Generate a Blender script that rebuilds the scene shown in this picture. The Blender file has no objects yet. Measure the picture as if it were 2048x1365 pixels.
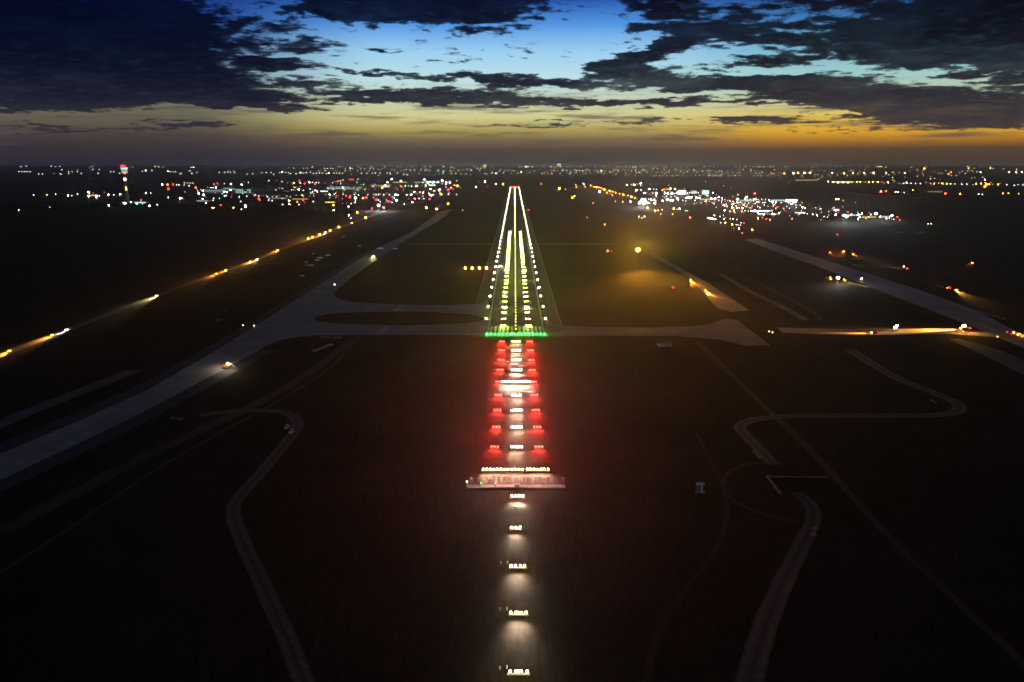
import bpy, math, random
from mathutils import Vector, Matrix
random.seed(7)
SC = bpy.context.scene
COL = SC.collection
R = math.radians

# ------------------------------------------------------------------ camera
F = 1635.0; W0, H0 = 2048.0, 1365.0
PITCH = R(12.07); YAW = 5.0 / F * 1.02
CAM = Vector((-1.04, 0.0, 131.8))
ROT = (Matrix.Rotation(YAW, 3, 'Z') @ Matrix.Rotation(math.pi / 2 - PITCH, 3, 'X'))
cd = bpy.data.cameras.new('camera'); cam = bpy.data.objects.new('camera', cd); COL.objects.link(cam)
cam.location = CAM; cam.rotation_euler = ROT.to_euler()
cd.sensor_width = 36.0; cd.lens = F / W0 * 36.0; cd.clip_start = 1.0; cd.clip_end = 120000.0
SC.camera = cam

def ray(px, py):
    return (ROT @ Vector(((px - W0 / 2) / F, (H0 / 2 - py) / F, -1.0))).normalized()
def at(px, py, z=0.0):
    d = ray(px, py)
    if d.z > -1e-4: d.z = -1e-4
    t = (z - CAM.z) / d.z
    return CAM + d * t
def proj(p):
    q = ROT.transposed() @ (Vector(p) - CAM)
    return (W0 / 2 + F * q.x / -q.z, H0 / 2 - F * q.y / -q.z)
def azel(px, py):
    d = ray(px, py)
    return math.degrees(math.atan2(d.x, d.y)), math.degrees(math.asin(d.z))

# ------------------------------------------------------------------ render settings
SC.render.engine = 'CYCLES'
cy = SC.cycles
cy.use_adaptive_sampling = False
cy.use_denoising = True
try: cy.denoiser = 'OPENIMAGEDENOISE'
except Exception: pass
cy.max_bounces = 4; cy.diffuse_bounces = 1; cy.glossy_bounces = 2; cy.transmission_bounces = 2
cy.volume_bounces = 0; cy.transparent_max_bounces = 4
cy.sample_clamp_indirect = 3.0; cy.sample_clamp_direct = 0.0
cy.caustics_reflective = False; cy.caustics_refractive = False
cy.filter_width = 1.7
SC.view_settings.view_transform = 'Standard'; SC.view_settings.look = 'None'
SC.view_settings.exposure = 0.0; SC.view_settings.gamma = 1.0

# ------------------------------------------------------------------ materials
def mat(name, col, rough=0.8, metal=0.0, col2=None, scale=0.05, bump=0.0, bscale=1.0, detail=6, lo=0.35, hi=0.65, stretch=None):
    m = bpy.data.materials.new(name); m.use_nodes = True
    nt = m.node_tree; b = nt.nodes['Principled BSDF']
    b.inputs['Roughness'].default_value = rough; b.inputs['Metallic'].default_value = metal
    b.inputs['Base Color'].default_value = (*col, 1)
    b.inputs['Specular IOR Level'].default_value = 0.3
    if col2:
        tc = nt.nodes.new('ShaderNodeTexCoord'); n = nt.nodes.new('ShaderNodeTexNoise')
        src = tc.outputs['Object']
        if stretch:
            mp = nt.nodes.new('ShaderNodeMapping'); mp.inputs['Rotation'].default_value[2] = stretch[2]
            mp.inputs['Scale'].default_value = (stretch[0], stretch[1], 1)
            nt.links.new(src, mp.inputs['Vector']); src = mp.outputs['Vector']
        n.inputs['Scale'].default_value = scale; n.inputs['Detail'].default_value = detail
        n.inputs['Roughness'].default_value = 0.65
        r = nt.nodes.new('ShaderNodeValToRGB')
        r.color_ramp.elements[0].position = lo; r.color_ramp.elements[1].position = hi
        r.color_ramp.elements[0].color = (*col, 1); r.color_ramp.elements[1].color = (*col2, 1)
        nt.links.new(src, n.inputs['Vector']); nt.links.new(n.outputs['Fac'], r.inputs['Fac'])
        nt.links.new(r.outputs['Color'], b.inputs['Base Color'])
        if bump:
            n2 = nt.nodes.new('ShaderNodeTexNoise'); n2.inputs['Scale'].default_value = bscale; n2.inputs['Detail'].default_value = 5
            bp = nt.nodes.new('ShaderNodeBump'); bp.inputs['Strength'].default_value = bump; bp.inputs['Distance'].default_value = 1.0
            nt.links.new(src, n2.inputs['Vector']); nt.links.new(n2.outputs['Fac'], bp.inputs['Height'])
            nt.links.new(bp.outputs['Normal'], b.inputs['Normal'])
    return m
EMC = dict(w=(1.0, 0.93, 0.86), y=(1.0, 0.80, 0.30), a=(1.0, 0.46, 0.06), o=(1.0, 0.24, 0.012), r=(1.0, 0.018, 0.012),
           g=(0.15, 1.0, 0.45), b=(0.25, 0.45, 1.0), t=(0.55, 1.0, 0.85), c=(0.85, 0.95, 1.0), k=(1.0, 0.36, 0.03), e=(1.0, 0.88, 0.56), n=(1.0, 0.74, 0.24), z=(1.0, 0.93, 0.20), v=(0.004, 1.0, 0.02))
CNAME = dict(w='white', y='yellow', a='amber', o='orange', r='red', g='green', b='blue', t='pale green', c='cool white', z='warm white', n='soft white', e='warm white', k='deep amber', v='green')
_em = {}
def em(c, s, auto=True):
    k = (c, s)
    if k not in _em:
        m = bpy.data.materials.new('lamp_glow_%s' % CNAME[c].replace(' ', '_')); m.use_nodes = True
        b = m.node_tree.nodes['Principled BSDF']
        b.inputs['Base Color'].default_value = (0.3, 0.3, 0.3, 1)
        b.inputs['Emission Color'].default_value = (*EMC[c], 1); b.inputs['Emission Strength'].default_value = s
        _em[k] = m
    return _em[k]

M = {}
M['steel'] = mat('galvanised_steel', (0.35, 0.36, 0.37), 0.5, 0.6, (0.22, 0.22, 0.23), 2.0)
M['white'] = mat('white_paint', (0.78, 0.78, 0.76), 0.5, 0, (0.6, 0.6, 0.57), 1.5)
M['amberp'] = mat('orange_paint', (0.75, 0.22, 0.03), 0.5, 0, (0.55, 0.16, 0.03), 1.5)
M['yellowp'] = mat('yellow_paint', (0.75, 0.45, 0.05), 0.5, 0, (0.5, 0.3, 0.05), 1.5)
M['dark'] = mat('dark_rubber', (0.02, 0.02, 0.02), 0.8, 0, (0.04, 0.04, 0.04), 3)
M['glass'] = mat('dark_glass', (0.02, 0.025, 0.03), 0.08)
M['carw'] = mat('white_car_paint', (0.7, 0.7, 0.72), 0.3, 0, (0.6, 0.6, 0.6), 1)
M['card'] = mat('grey_car_paint', (0.12, 0.13, 0.15), 0.3, 0, (0.09, 0.09, 0.1), 1)
M['carr'] = mat('red_car_paint', (0.3, 0.03, 0.03), 0.3, 0, (0.2, 0.02, 0.02), 1)
M['wall'] = mat('grey_wall', (0.22, 0.21, 0.20), 0.8, 0, (0.13, 0.13, 0.13), 0.2)
M['wallw'] = mat('pale_wall', (0.5, 0.5, 0.48), 0.7, 0, (0.35, 0.35, 0.33), 0.2)
M['roof'] = mat('dark_roof', (0.07, 0.07, 0.075), 0.6, 0, (0.04, 0.04, 0.045), 0.2)
M['sheet'] = mat('metal_sheet', (0.75, 0.78, 0.82), 0.22, 0.9, (0.5, 0.52, 0.56), 0.6)
M['conc'] = mat('pale_concrete', (0.34, 0.33, 0.32), 0.85, 0, (0.2, 0.2, 0.19), 0.4)
M['leaf'] = mat('dark_foliage', (0.018, 0.026, 0.012), 0.9, 0, (0.035, 0.045, 0.02), 0.3)
M['mark'] = mat('painted_marking', (0.62, 0.62, 0.58), 0.6, 0, (0.35, 0.35, 0.33), 0.8)
M['ymark'] = mat('yellow_marking', (0.5, 0.36, 0.06), 0.6, 0, (0.3, 0.22, 0.05), 0.8)
M['water'] = mat('puddle_water', (0.02, 0.025, 0.03), 0.06)
M['asphalt'] = mat('runway_asphalt', (0.050, 0.052, 0.050), 0.75, 0, (0.085, 0.085, 0.08), 0.06, 0.15, 2.0, stretch=(1, 0.12, 0))
M['shoulder'] = mat('shoulder_asphalt', (0.035, 0.036, 0.033), 0.8, 0, (0.06, 0.058, 0.05), 0.05)
M['taxi'] = mat('taxiway_concrete', (0.37, 0.345, 0.335), 0.8, 0, (0.19, 0.18, 0.18), 0.05, 0.1, 0.6, detail=9, lo=.32, hi=.68)
M['taxib'] = mat('old_taxiway', (0.30, 0.255, 0.23), 0.85, 0, (0.19, 0.165, 0.155), 0.03)
M['road'] = mat('access_road', (0.036, 0.036, 0.040), 0.7, 0, (0.020, 0.019, 0.021), 0.2, 0.3, 0.7, detail=8, lo=.34, hi=.70)
M['dirt2'] = mat('faint_track_dirt', (0.036, 0.026, 0.021), 0.95, 0, (0.018, 0.013, 0.010), 0.05)
M['rutl'] = mat('worn_wheel_track', (0.050, 0.050, 0.056), 0.65, 0, (0.03, 0.029, 0.031), 0.35, 0.3, 0.7, detail=8)
M['rutd'] = mat('road_middle_dirt', (0.032, 0.031, 0.032), 0.85, 0, (0.014, 0.013, 0.013), 0.4, 0.3, 0.7, detail=8)
M['sh2'] = mat('taxiway_shoulder', (0.055, 0.052, 0.054), 0.85, 0, (0.03, 0.029, 0.031), 0.05)
M['dirt'] = mat('dirt_track', (0.055, 0.038, 0.030), 0.95, 0, (0.026, 0.018, 0.014), 0.05, 0.4, 0.5)
M['peri'] = mat('perimeter_road_surface', (0.16, 0.13, 0.10), 0.85, 0, (0.09, 0.07, 0.055), 0.1)
M['bridge'] = mat('pale_strip', (0.15, 0.145, 0.14), 0.8, 0, (0.07, 0.07, 0.068), 0.05)
# grass ground: dry soil and turf patches, mowing ruts
g = mat('airfield_grass', (0.011, 0.011, 0.006), 0.95, 0, (0.034, 0.025, 0.014), 0.012, 0.14, 0.35, 8, 0.36, 0.70)
M['grass'] = g
nt = g.node_tree; b = nt.nodes['Principled BSDF']; b.inputs['Specular IOR Level'].default_value = 0.05
tc = nt.nodes.new('ShaderNodeTexCoord'); mp = nt.nodes.new('ShaderNodeMapping')
mp.inputs['Rotation'].default_value[2] = R(38); mp.inputs['Scale'].default_value = (0.9, 0.10, 1)
wn = nt.nodes.new('ShaderNodeTexNoise'); wn.inputs['Scale'].default_value = 0.9; wn.inputs['Detail'].default_value = 4
nt.links.new(tc.outputs['Object'], mp.inputs['Vector']); nt.links.new(mp.outputs['Vector'], wn.inputs['Vector'])
mr = nt.nodes.new('ShaderNodeMapRange'); mr.inputs['From Min'].default_value = 0.35; mr.inputs['From Max'].default_value = 0.65
mr.inputs['To Min'].default_value = 0.7; mr.inputs['To Max'].default_value = 1.35
nt.links.new(wn.outputs['Fac'], mr.inputs['Value'])
old = b.inputs['Base Color'].links[0].from_socket
mx = nt.nodes.new('ShaderNodeVectorMath'); mx.operation = 'SCALE'
nt.links.new(old, mx.inputs[0]); nt.links.new(mr.outputs['Result'], mx.inputs['Scale'])
nt.links.new(mx.outputs['Vector'], b.inputs['Base Color'])

# ------------------------------------------------------------------ mesh builder
class MB:
    def __init__(s): s.v = []; s.f = []; s.m = []; s.mi = 0
    def add(s, vs, fs):
        o = len(s.v); s.v += [tuple(v) for v in vs]; s.f += [tuple(i + o for i in f) for f in fs]; s.m += [s.mi] * len(fs); return s
    def box(s, c, d, rz=0.0, top=1.0):
        x, y, z = [k / 2 for k in d]; ca, sa = math.cos(rz), math.sin(rz); vs = []
        for zz, t in ((-z, 1), (z, top)):
            for xx, yy in ((-x, -y), (x, -y), (x, y), (-x, y)):
                a, b_ = xx * t, yy * t
                vs.append((c[0] + a * ca - b_ * sa, c[1] + a * sa + b_ * ca, c[2] + zz))
        return s.add(vs, [(3, 2, 1, 0), (4, 5, 6, 7), (0, 1, 5, 4), (1, 2, 6, 5), (2, 3, 7, 6), (3, 0, 4, 7)])
    def lathe(s, c, prof, n=12, axis='z'):
        vs = []; fs = []
        for r, h in prof:
            for i in range(n):
                a = 2 * math.pi * i / n; x, y = r * math.cos(a), r * math.sin(a)
                p = (x, y, h) if axis == 'z' else ((h, x, y) if axis == 'x' else (x, h, y))
                vs.append((c[0] + p[0], c[1] + p[1], c[2] + p[2]))
        for k in range(len(prof) - 1):
            for i in range(n):
                j = (i + 1) % n; fs.append((k * n + i, k * n + j, (k + 1) * n + j, (k + 1) * n + i))
        fs.append(tuple(range(n))[::-1]); fs.append(tuple(range((len(prof) - 1) * n, len(prof) * n)))
        return s.add(vs, fs)
    def cyl(s, c, r, h, n=10, axis='z', r2=None):
        return s.lathe(c, [(r, 0), (r if r2 is None else r2, h)], n, axis)
    def dome(s, c, r, n=8, rings=3, sq=1.0):
        prof = []
        for k in range(rings + 1):
            a = math.pi * (k / rings - 0.5) * 0.98
            prof.append((max(r * math.cos(a), 0.01 * r), r * math.sin(a) * sq))
        return s.lathe(c, prof, n)
    def tube(s, p, q, r, n=6):
        p, q = Vector(p), Vector(q); d = (q - p).normalized()
        u = d.orthogonal().normalized(); w = d.cross(u); vs = []
        for e in (p, q):
            for i in range(n):
                a = 2 * math.pi * i / n; vs.append(e + u * (r * math.cos(a)) + w * (r * math.sin(a)))
        return s.add(vs, [(i, (i + 1) % n, n + (i + 1) % n, n + i) for i in range(n)] + [tuple(range(n))[::-1], tuple(range(n, 2 * n))])
    def prism(s, prof, x0, x1, axis='x', inset=0.0):
        n = len(prof); vs = []
        for x in (x0, x1):
            for a, b_ in prof: vs.append((x, a, b_) if axis == 'x' else (a, x, b_))
        return s.add(vs, [tuple(range(n)), tuple(range(n, 2 * n))[::-1]] + [(i, (i + 1) % n, n + (i + 1) % n, n + i) for i in range(n)])
    def poly(s, pts):
        return s.add(pts, [tuple(range(len(pts)))])
    def mesh(s, name, mats):
        me = bpy.data.meshes.new(name); me.from_pydata(s.v, [], s.f); me.update()
        for m in (mats if isinstance(mats, (list, tuple)) else [mats]): me.materials.append(m)
        if any(s.m): me.polygons.foreach_set('material_index', s.m)
        return me
    def build(s, name, mats, parent=None, loc=(0, 0, 0), rz=0):
        return link(name, s.mesh(name, mats), parent, loc, rz)
def link(name, data, parent=None, loc=(0, 0, 0), rz=0):
    o = bpy.data.objects.new(name, data); COL.objects.link(o); o.location = loc; o.rotation_euler = (0, 0, rz)
    if parent: o.parent = parent
    return o
def tag(o, label, cat, group=None, kind=None):
    o['label'] = label; o['category'] = cat
    if group: o['group'] = group
    if kind: o['kind'] = kind
    return o
def tree_copy(o, loc, rz=None):
    c = o.copy(); COL.objects.link(c); c.location = loc
    if rz is not None: c.rotation_euler = (0, 0, rz)
    for ch in list(o.children):
        d = ch.copy(); COL.objects.link(d); d.parent = c
        for gc in list(ch.children):
            e = gc.copy(); COL.objects.link(e); e.parent = d
    return c
ONES = 'zeroth first second third fourth fifth sixth seventh eighth ninth tenth eleventh twelfth thirteenth fourteenth fifteenth sixteenth seventeenth eighteenth nineteenth'.split()
TENS = {2: 'twent', 3: 'thirt', 4: 'fort', 5: 'fift', 6: 'sixt', 7: 'sevent', 8: 'eight', 9: 'ninet'}
def nth(n):
    if n < 20: return ONES[n]
    h, r = divmod(n, 100)
    if h: return ('one-hundred-' if h == 1 else 'two-hundred-') + ('and-' + nth(r) if r else 'th')
    t, u = divmod(n, 10)
    return TENS[t] + ('ieth' if u == 0 else 'y-' + ONES[u])

# ------------------------------------------------------------------ world sky
def build_world():
    w = bpy.data.worlds.new('World'); SC.world = w; w.use_nodes = True
    nt = w.node_tree; N = nt.nodes; L = nt.links; N.clear()
    def math_(op, a, b=None, c=None, clamp=False):
        n = N.new('ShaderNodeMath'); n.operation = op; n.use_clamp = clamp
        for i, x in enumerate((a, b, c)):
            if x is None: continue
            if isinstance(x, (int, float)): n.inputs[i].default_value = x
            else: L.new(x, n.inputs[i])
        return n.outputs[0]
    def sstep(x, a, b, lo=0.0, hi=1.0):
        n = N.new('ShaderNodeMapRange'); n.interpolation_type = 'SMOOTHSTEP'
        n.inputs['From Min'].default_value = a; n.inputs['From Max'].default_value = b
        n.inputs['To Min'].default_value = lo; n.inputs['To Max'].default_value = hi
        L.new(x, n.inputs['Value']); return n.outputs['Result']
    def ramp(x, stops):
        n = N.new('ShaderNodeValToRGB'); cr = n.color_ramp
        while len(cr.elements) < len(stops): cr.elements.new(0.5)
        for e, (p, c) in zip(cr.elements, stops):
            e.position = p; e.color = (*[srgb(k) for k in c], 1)
        L.new(x, n.inputs['Fac']); return n.outputs['Color']
    def srgb(k):
        k /= 255.0
        return k / 12.92 if k <= 0.04045 else ((k + 0.055) / 1.055) ** 2.4
    def mix(f, a, b):
        n = N.new('ShaderNodeMix'); n.data_type = 'RGBA'
        for s, x in ((n.inputs[0], f), (n.inputs[6], a), (n.inputs[7], b)):
            if isinstance(x, (int, float)): s.default_value = x
            elif isinstance(x, tuple): s.default_value = (*[srgb(k) for k in x], 1)
            else: L.new(x, s)
        return n.outputs[2]
    def noise(v, scale, detail=6, rough=0.6, seed=None):
        n = N.new('ShaderNodeTexNoise'); n.inputs['Scale'].default_value = scale; n.inputs['Detail'].default_value = detail
        n.inputs['Roughness'].default_value = rough; L.new(v, n.inputs['Vector']); return n
    tc = N.new('ShaderNodeTexCoord'); sx = N.new('ShaderNodeSeparateXYZ'); L.new(tc.outputs['Generated'], sx.inputs[0])
    X, Y, Z = sx.outputs
    el = math_('MULTIPLY', math_('ARCSINE', Z), 57.29578)
    az = math_('MULTIPLY', math_('ARCTAN2', X, Y), 57.29578)
    # cloud sheet coordinates (a flat layer seen at a slant)
    den = math_('ADD', math_('MAXIMUM', Z, 0.0), 0.10)
    cx = N.new('ShaderNodeCombineXYZ'); L.new(math_('DIVIDE', X, den), cx.inputs[0]); L.new(math_('DIVIDE', Y, den), cx.inputs[1])
    P = cx.outputs[0]
    n_big = noise(P, 1.1, 5, 0.55); n_med = noise(P, 4.2, 7, 0.62); n_fine = noise(P, 10.0, 5, 0.6)
    # warped angular coordinates for the cloud masses
    wx = math_('MULTIPLY_ADD', n_med.outputs['Fac'], 7.0, -3.5)
    wsep = N.new('ShaderNodeSeparateXYZ'); L.new(n_med.outputs['Color'], wsep.inputs[0])
    wy = math_('MULTIPLY_ADD', wsep.outputs[1], 1.6, -0.8)
    wcomb = N.new('ShaderNodeCombineXYZ'); L.new(math_('ADD', az, wx), wcomb.inputs[0]); L.new(math_('ADD', el, wy), wcomb.inputs[1])
    A = wcomb.outputs[0]
    total = None
    for (px, py, rx, ry, rot, amp) in BLOBS:
        a, e = azel(px, py)
        m = N.new('ShaderNodeMapping'); m.vector_type = 'TEXTURE'
        m.inputs['Location'].default_value = (a, e, 0); m.inputs['Rotation'].default_value = (0, 0, R(rot))
        m.inputs['Scale'].default_value = (rx * 0.032, ry * 0.031, 1.0)
        L.new(A, m.inputs['Vector'])
        ln = N.new('ShaderNodeVectorMath'); ln.operation = 'LENGTH'; L.new(m.outputs['Vector'], ln.inputs[0])
        fall = sstep(ln.outputs['Value'], 1.7, 0.2)
        total = math_('MULTIPLY', fall, amp) if total is None else math_('MULTIPLY_ADD', fall, amp, total)
    # ragged density
    nz = math_('ADD', math_('MULTIPLY', n_med.outputs['Fac'], 1.9), math_('MULTIPLY', n_fine.outputs['Fac'], 2.1))
    nz = math_('ADD', math_('SUBTRACT', nz, 2.0), math_('MULTIPLY_ADD', n_big.outputs['Fac'], 0.8, -0.4))
    dens = math_('MULTIPLY_ADD', nz, math_('MULTIPLY_ADD', el, 0.035, 0.60), math_('MINIMUM', total, 1.25))
    cov = sstep(dens, 0.36, 0.61)
    # clear sky by elevation
    t = math_('DIVIDE', math_('ADD', el, 1.0), 16.0, clamp=True)
    def tp(py): return (azel(1030, py)[1] + 1.0) / 16.0
    clear = ramp(t, [(0.0, (58, 50, 50)), (tp(325), (62, 54, 53)), (tp(300), (78, 66, 62)), (tp(280), (120, 102, 74)), (tp(262), (172, 154, 86)),
                     (tp(235), (212, 206, 142)), (tp(205), (198, 208, 172)), (tp(160), (192, 228, 232)), (tp(105), (156, 208, 242)),
                     (tp(50), (82, 150, 228)), (tp(0), (36, 84, 170)), (1.0, (22, 50, 120))])
    cright = ramp(t, [(0.0, (56, 46, 42)), (tp(325), (70, 56, 44)), (tp(300), (88, 68, 50)), (tp(290), (150, 100, 40)), (tp(268), (222, 164, 44)),
                      (tp(240), (228, 196, 86)), (tp(205), (190, 200, 160)), (tp(160), (160, 206, 206)), (tp(105), (112, 176, 206)),
                      (tp(50), (60, 120, 180)), (tp(0), (24, 56, 120)), (1.0, (16, 40, 100))])
    cleft = ramp(t, [(0.0, (34, 34, 44)), (tp(325), (44, 43, 54)), (tp(300), (56, 50, 56)), (tp(275), (74, 64, 62)), (tp(255), (98, 88, 74)),
                     (tp(230), (108, 104, 86)), (tp(200), (124, 128, 112)), (tp(160), (90, 120, 140)), (tp(105), (40, 80, 140)),
                     (tp(50), (26, 60, 140)), (tp(0), (16, 40, 110)), (1.0, (12, 30, 90))])
    sky = mix(sstep(az, 6.0, 20.0), clear, cright)
    sky = mix(sstep(az, -8.0, -22.0), sky, cleft)
    # thin streaky veil in the yellow band
    mpv = N.new('ShaderNodeMapping'); mpv.inputs['Scale'].default_value = (0.10, 1.35, 1)
    vcomb = N.new('ShaderNodeCombineXYZ'); L.new(az, vcomb.inputs[0]); L.new(el, vcomb.inputs[1]); L.new(vcomb.outputs[0], mpv.inputs['Vector'])
    veil = noise(mpv.outputs['Vector'], 1.3, 6, 0.6)
    band = math_('MULTIPLY', sstep(el, 0.8, 1.8), sstep(el, 6.0, 3.4))
    vf = math_('MULTIPLY', sstep(veil.outputs['Fac'], 0.48, 0.66), band)
    sky = mix(math_('MULTIPLY', vf, 0.80), sky, (84, 76, 76))
    # cloud colour by elevation
    cl = ramp(t, [(0.0, (58, 51, 51)), (tp(300), (66, 58, 58)), (tp(250), (66, 60, 66)), (tp(205), (40, 40, 54)), (tp(150), (18, 26, 44)),
                  (tp(80), (6, 14, 38)), (tp(20), (4, 8, 30)), (1.0, (3, 6, 24))])
    clr = ramp(t, [(0.0, (58, 48, 46)), (tp(290), (66, 55, 54)), (tp(250), (60, 53, 58)), (tp(205), (44, 42, 52)), (tp(150), (24, 26, 38)),
                   (tp(80), (10, 13, 24)), (tp(20), (10, 7, 14)), (1.0, (8, 5, 10))])
    cll = ramp(t, [(0.0, (40, 40, 50)), (tp(300), (52, 48, 56)), (tp(250), (44, 44, 58)), (tp(205), (22, 25, 45)), (tp(150), (8, 14, 36)),
                   (tp(80), (3, 9, 32)), (tp(20), (1, 5, 26)), (1.0, (1, 4, 20))])
    cloud = mix(sstep(az, -6.0, -18.0), mix(sstep(az, 3.0, 20.0), cl, clr), cll)
    # lit rims inside broken cloud
    cloud = mix(math_('MULTIPLY', sstep(n_fine.outputs['Fac'], 0.45, 0.75), 0.05), cloud, sky)
    cloud = mix(math_('MULTIPLY', sstep(dens, 0.8, 0.42), 0.22), cloud, sky)
    cloud = mix(math_('MULTIPLY', sstep(n_big.outputs['Fac'], 0.45, 0.68), 0.05), cloud, sky)
    vis = mix(cov, sky, cloud)
    # the dome overhead, outside the picture: deep dusk blue
    over = mix(sstep(el, 11.5, 24.0), vis, OVER)
    low = mix(sstep(el, -0.2, -3.0), over, (20, 18, 20))
    bg = N.new('ShaderNodeBackground'); L.new(low, bg.inputs['Color']); bg.inputs['Strength'].default_value = 1.0
    out = N.new('ShaderNodeOutputWorld'); L.new(bg.outputs[0], out.inputs['Surface'])
    w.cycles.sampling_method = 'MANUAL'; w.cycles.sample_map_resolution = 512
OVER = (38, 42, 53)
BLOBS = [  # picture px of the cloud masses -> azimuth, elevation; radii in px
    (40, 60, 260, 120, 0, 1.15), (240, 130, 200, 55, 0, 0.75), (420, 165, 150, 28, 0, 0.70), (545, 128, 85, 9, -4, 0.75), (450, 60, 180, 50, -12, 0.62), (600, 40, 80, 40, -12, 0.35),
    (850, 0, 235, 48, -3, 1.25), (690, 20, 90, 24, -12, 0.5), (1010, 62, 80, 9, 0, 0.45), (1480, -5, 250, 30, 0, 0.62), (1390, 50, 180, 36, -8, 0.55), (1640, 80, 190, 38, -5, 0.50),
    (1960, 30, 210, 75, 0, 1.15), (2040, 150, 120, 50, -10, 0.75), (1800, 110, 150, 34, 0, 0.45), (1290, 108, 115, 17, 17, 1.1), (1250, 142, 85, 18, 0, 0.85),
    (1015, 160, 100, 17, -2, 1.05), (1150, 168, 70, 10, -2, 0.7), (1500, 128, 105, 11, 0, 0.72), (1450, 168, 220, 14, 0, 1.05), (1730, 192, 260, 26, -6, 1.1), (1900, 228, 210, 18, -6, 0.9),
    (870, 191, 200, 14, 0, 1.1), (1200, 205, 350, 9, 0, 1.05), (700, 203, 140, 7, 0, 0.7), (380, 248, 90, 8, 2, 0.85), (560, 216, 120, 7, -1, 0.85), (200, 190, 260, 17, 0, 0.75), (470, 195, 120, 14, 0, 0.6), (100, 215, 140, 8, 0, 0.5),
    (1500, 241, 110, 8, -2, 0.9), (1080, 251, 100, 3.5, 0, 0.9), (1110, 240, 60, 3, 0, 0.7), (1290, 244, 80, 11, 6, 0.55), (850, 151, 80, 7, -4, 0.68), (760, 98, 60, 4, -4, 0.5), (720, 143, 70, 4, -4, 0.55), (1660, 262, 70, 3, 0, 0.6), (910, 120, 70, 3, 0, 0.5), (120, 258, 170, 8, 0, 0.45),
    (950, 100, 330, 26, 0, 0.20), (700, 165, 150, 20, 0, 0.3), (1330, 150, 120, 20, 0, 0.3), (1600, 60, 260, 50, 0, 0.10), (1800, 245, 190, 14, -4, 0.5), (620, 170, 60, 7, 0, 0.45), (1330, 60, 60, 20, 0, 0.2), (640, 100, 40, 25, 0, 0.25),
]
build_world()

# ------------------------------------------------------------------ ground and paved surfaces
def ground():
    mb = MB()
    ys = [-400, -100, 0, 150, 400, 800, 1400, 2200, 3200, 4500, 6000, 7500, 9000, 11000, 14000, 18000, 24000, 32000, 42000]
    xs = [-30000, -20000, -13000, -8000, -5000, -3000, -1500, -500, 0, 500, 1500, 3000, 5000, 8000, 13000, 20000, 30000]
    def hz(x, y):
        d = math.hypot(x, y)
        return 0.0 if d < 7600 else min((d - 7600) / 20000 * 150, 160)
    vs = [(x, y, hz(x, y)) for y in ys for x in xs]; n = len(xs)
    fs = [(j * n + i, j * n + i + 1, (j + 1) * n + i + 1, (j + 1) * n + i) for j in range(len(ys) - 1) for i in range(n - 1)]
    mb.add(vs, fs)
    tag(mb.build('ground', M['grass']), 'dark airfield grass and dry soil around the runway', 'ground', kind='structure')
ground()
def gz(p):
    d = math.hypot(p[0], p[1]); return 0.0 if d < 7600 else min((d - 7600) / 20000 * 150, 160)

def smooth(pts, k=6):
    out = []
    for i in range(len(pts) - 1):
        p0 = pts[max(i - 1, 0)]; p1 = pts[i]; p2 = pts[i + 1]; p3 = pts[min(i + 2, len(pts) - 1)]
        for j in range(k):
            t = j / k
            out.append(tuple(0.5 * (2 * p1[c] + (p2[c] - p0[c]) * t + (2 * p0[c] - 5 * p1[c] + 4 * p2[c] - p3[c]) * t * t + (3 * p1[c] - p0[c] - 3 * p2[c] + p3[c]) * t ** 3) for c in range(2)))
    out.append(tuple(pts[-1])); return out
def ribbon(name, pts, width, m, z, label, cat, w2=None, k=6, jit=0.0):
    """pts: picture px of the centre line -> a road laid on the ground, width in metres"""
    P = [at(*p).xy for p in pts]; P = [Vector(q) for q in smooth([tuple(p) for p in P], k)]
    mb = MB(); L_ = []; n = len(P)
    ruts = isinstance(m, list)
    for i, p in enumerate(P):
        d = (P[min(i + 1, n - 1)] - P[max(i - 1, 0)]).normalized(); nrm = Vector((-d.y, d.x))
        ww = (width + (0 if w2 is None else (w2 - width) * i / (n - 1))) / 2
        L_.append((p + nrm * (ww + random.uniform(-jit, jit)), p - nrm * (ww + random.uniform(-jit, jit))))
    FR = [0, .1, .3, .42, .58, .7, .9, 1] if ruts else [0, 1]; c_ = len(FR); vs = []
    for a_, b_ in L_:
        for k_, fr in enumerate(FR):
            q = a_.lerp(b_, min(max(fr + (random.uniform(-.012, .012) if 0 < k_ < c_ - 1 else 0), 0), 1)); vs.append((q.x, q.y, z))
    for k_ in range(c_ - 1):
        mb.mi = (0, 1, 0, 2, 0, 1, 0)[k_] if ruts else 0
        mb.add([], []); mb.f += [(c_ * i + k_, c_ * i + k_ + 1, c_ * (i + 1) + k_ + 1, c_ * (i + 1) + k_) for i in range(n - 1)]; mb.m += [mb.mi] * (n - 1)
    mb.v = vs
    return tag(mb.build(name, m), label, cat, kind='structure')
def patch(name, pts, m, z, label, cat):
    import bmesh
    P = [at(*p) for p in pts]; bm = bmesh.new()
    vs = [bm.verts.new((p.x, p.y, z)) for p in P]; f = bm.faces.new(vs)
    f.normal_update()
    if f.normal.z < 0: f.normal_flip()
    bmesh.ops.triangulate(bm, faces=[f], ngon_method='EAR_CLIP')
    me = bpy.data.meshes.new(name); bm.to_mesh(me); bm.free(); me.materials.append(m)
    return tag(link(name, me), label, cat, kind='structure')

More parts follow.
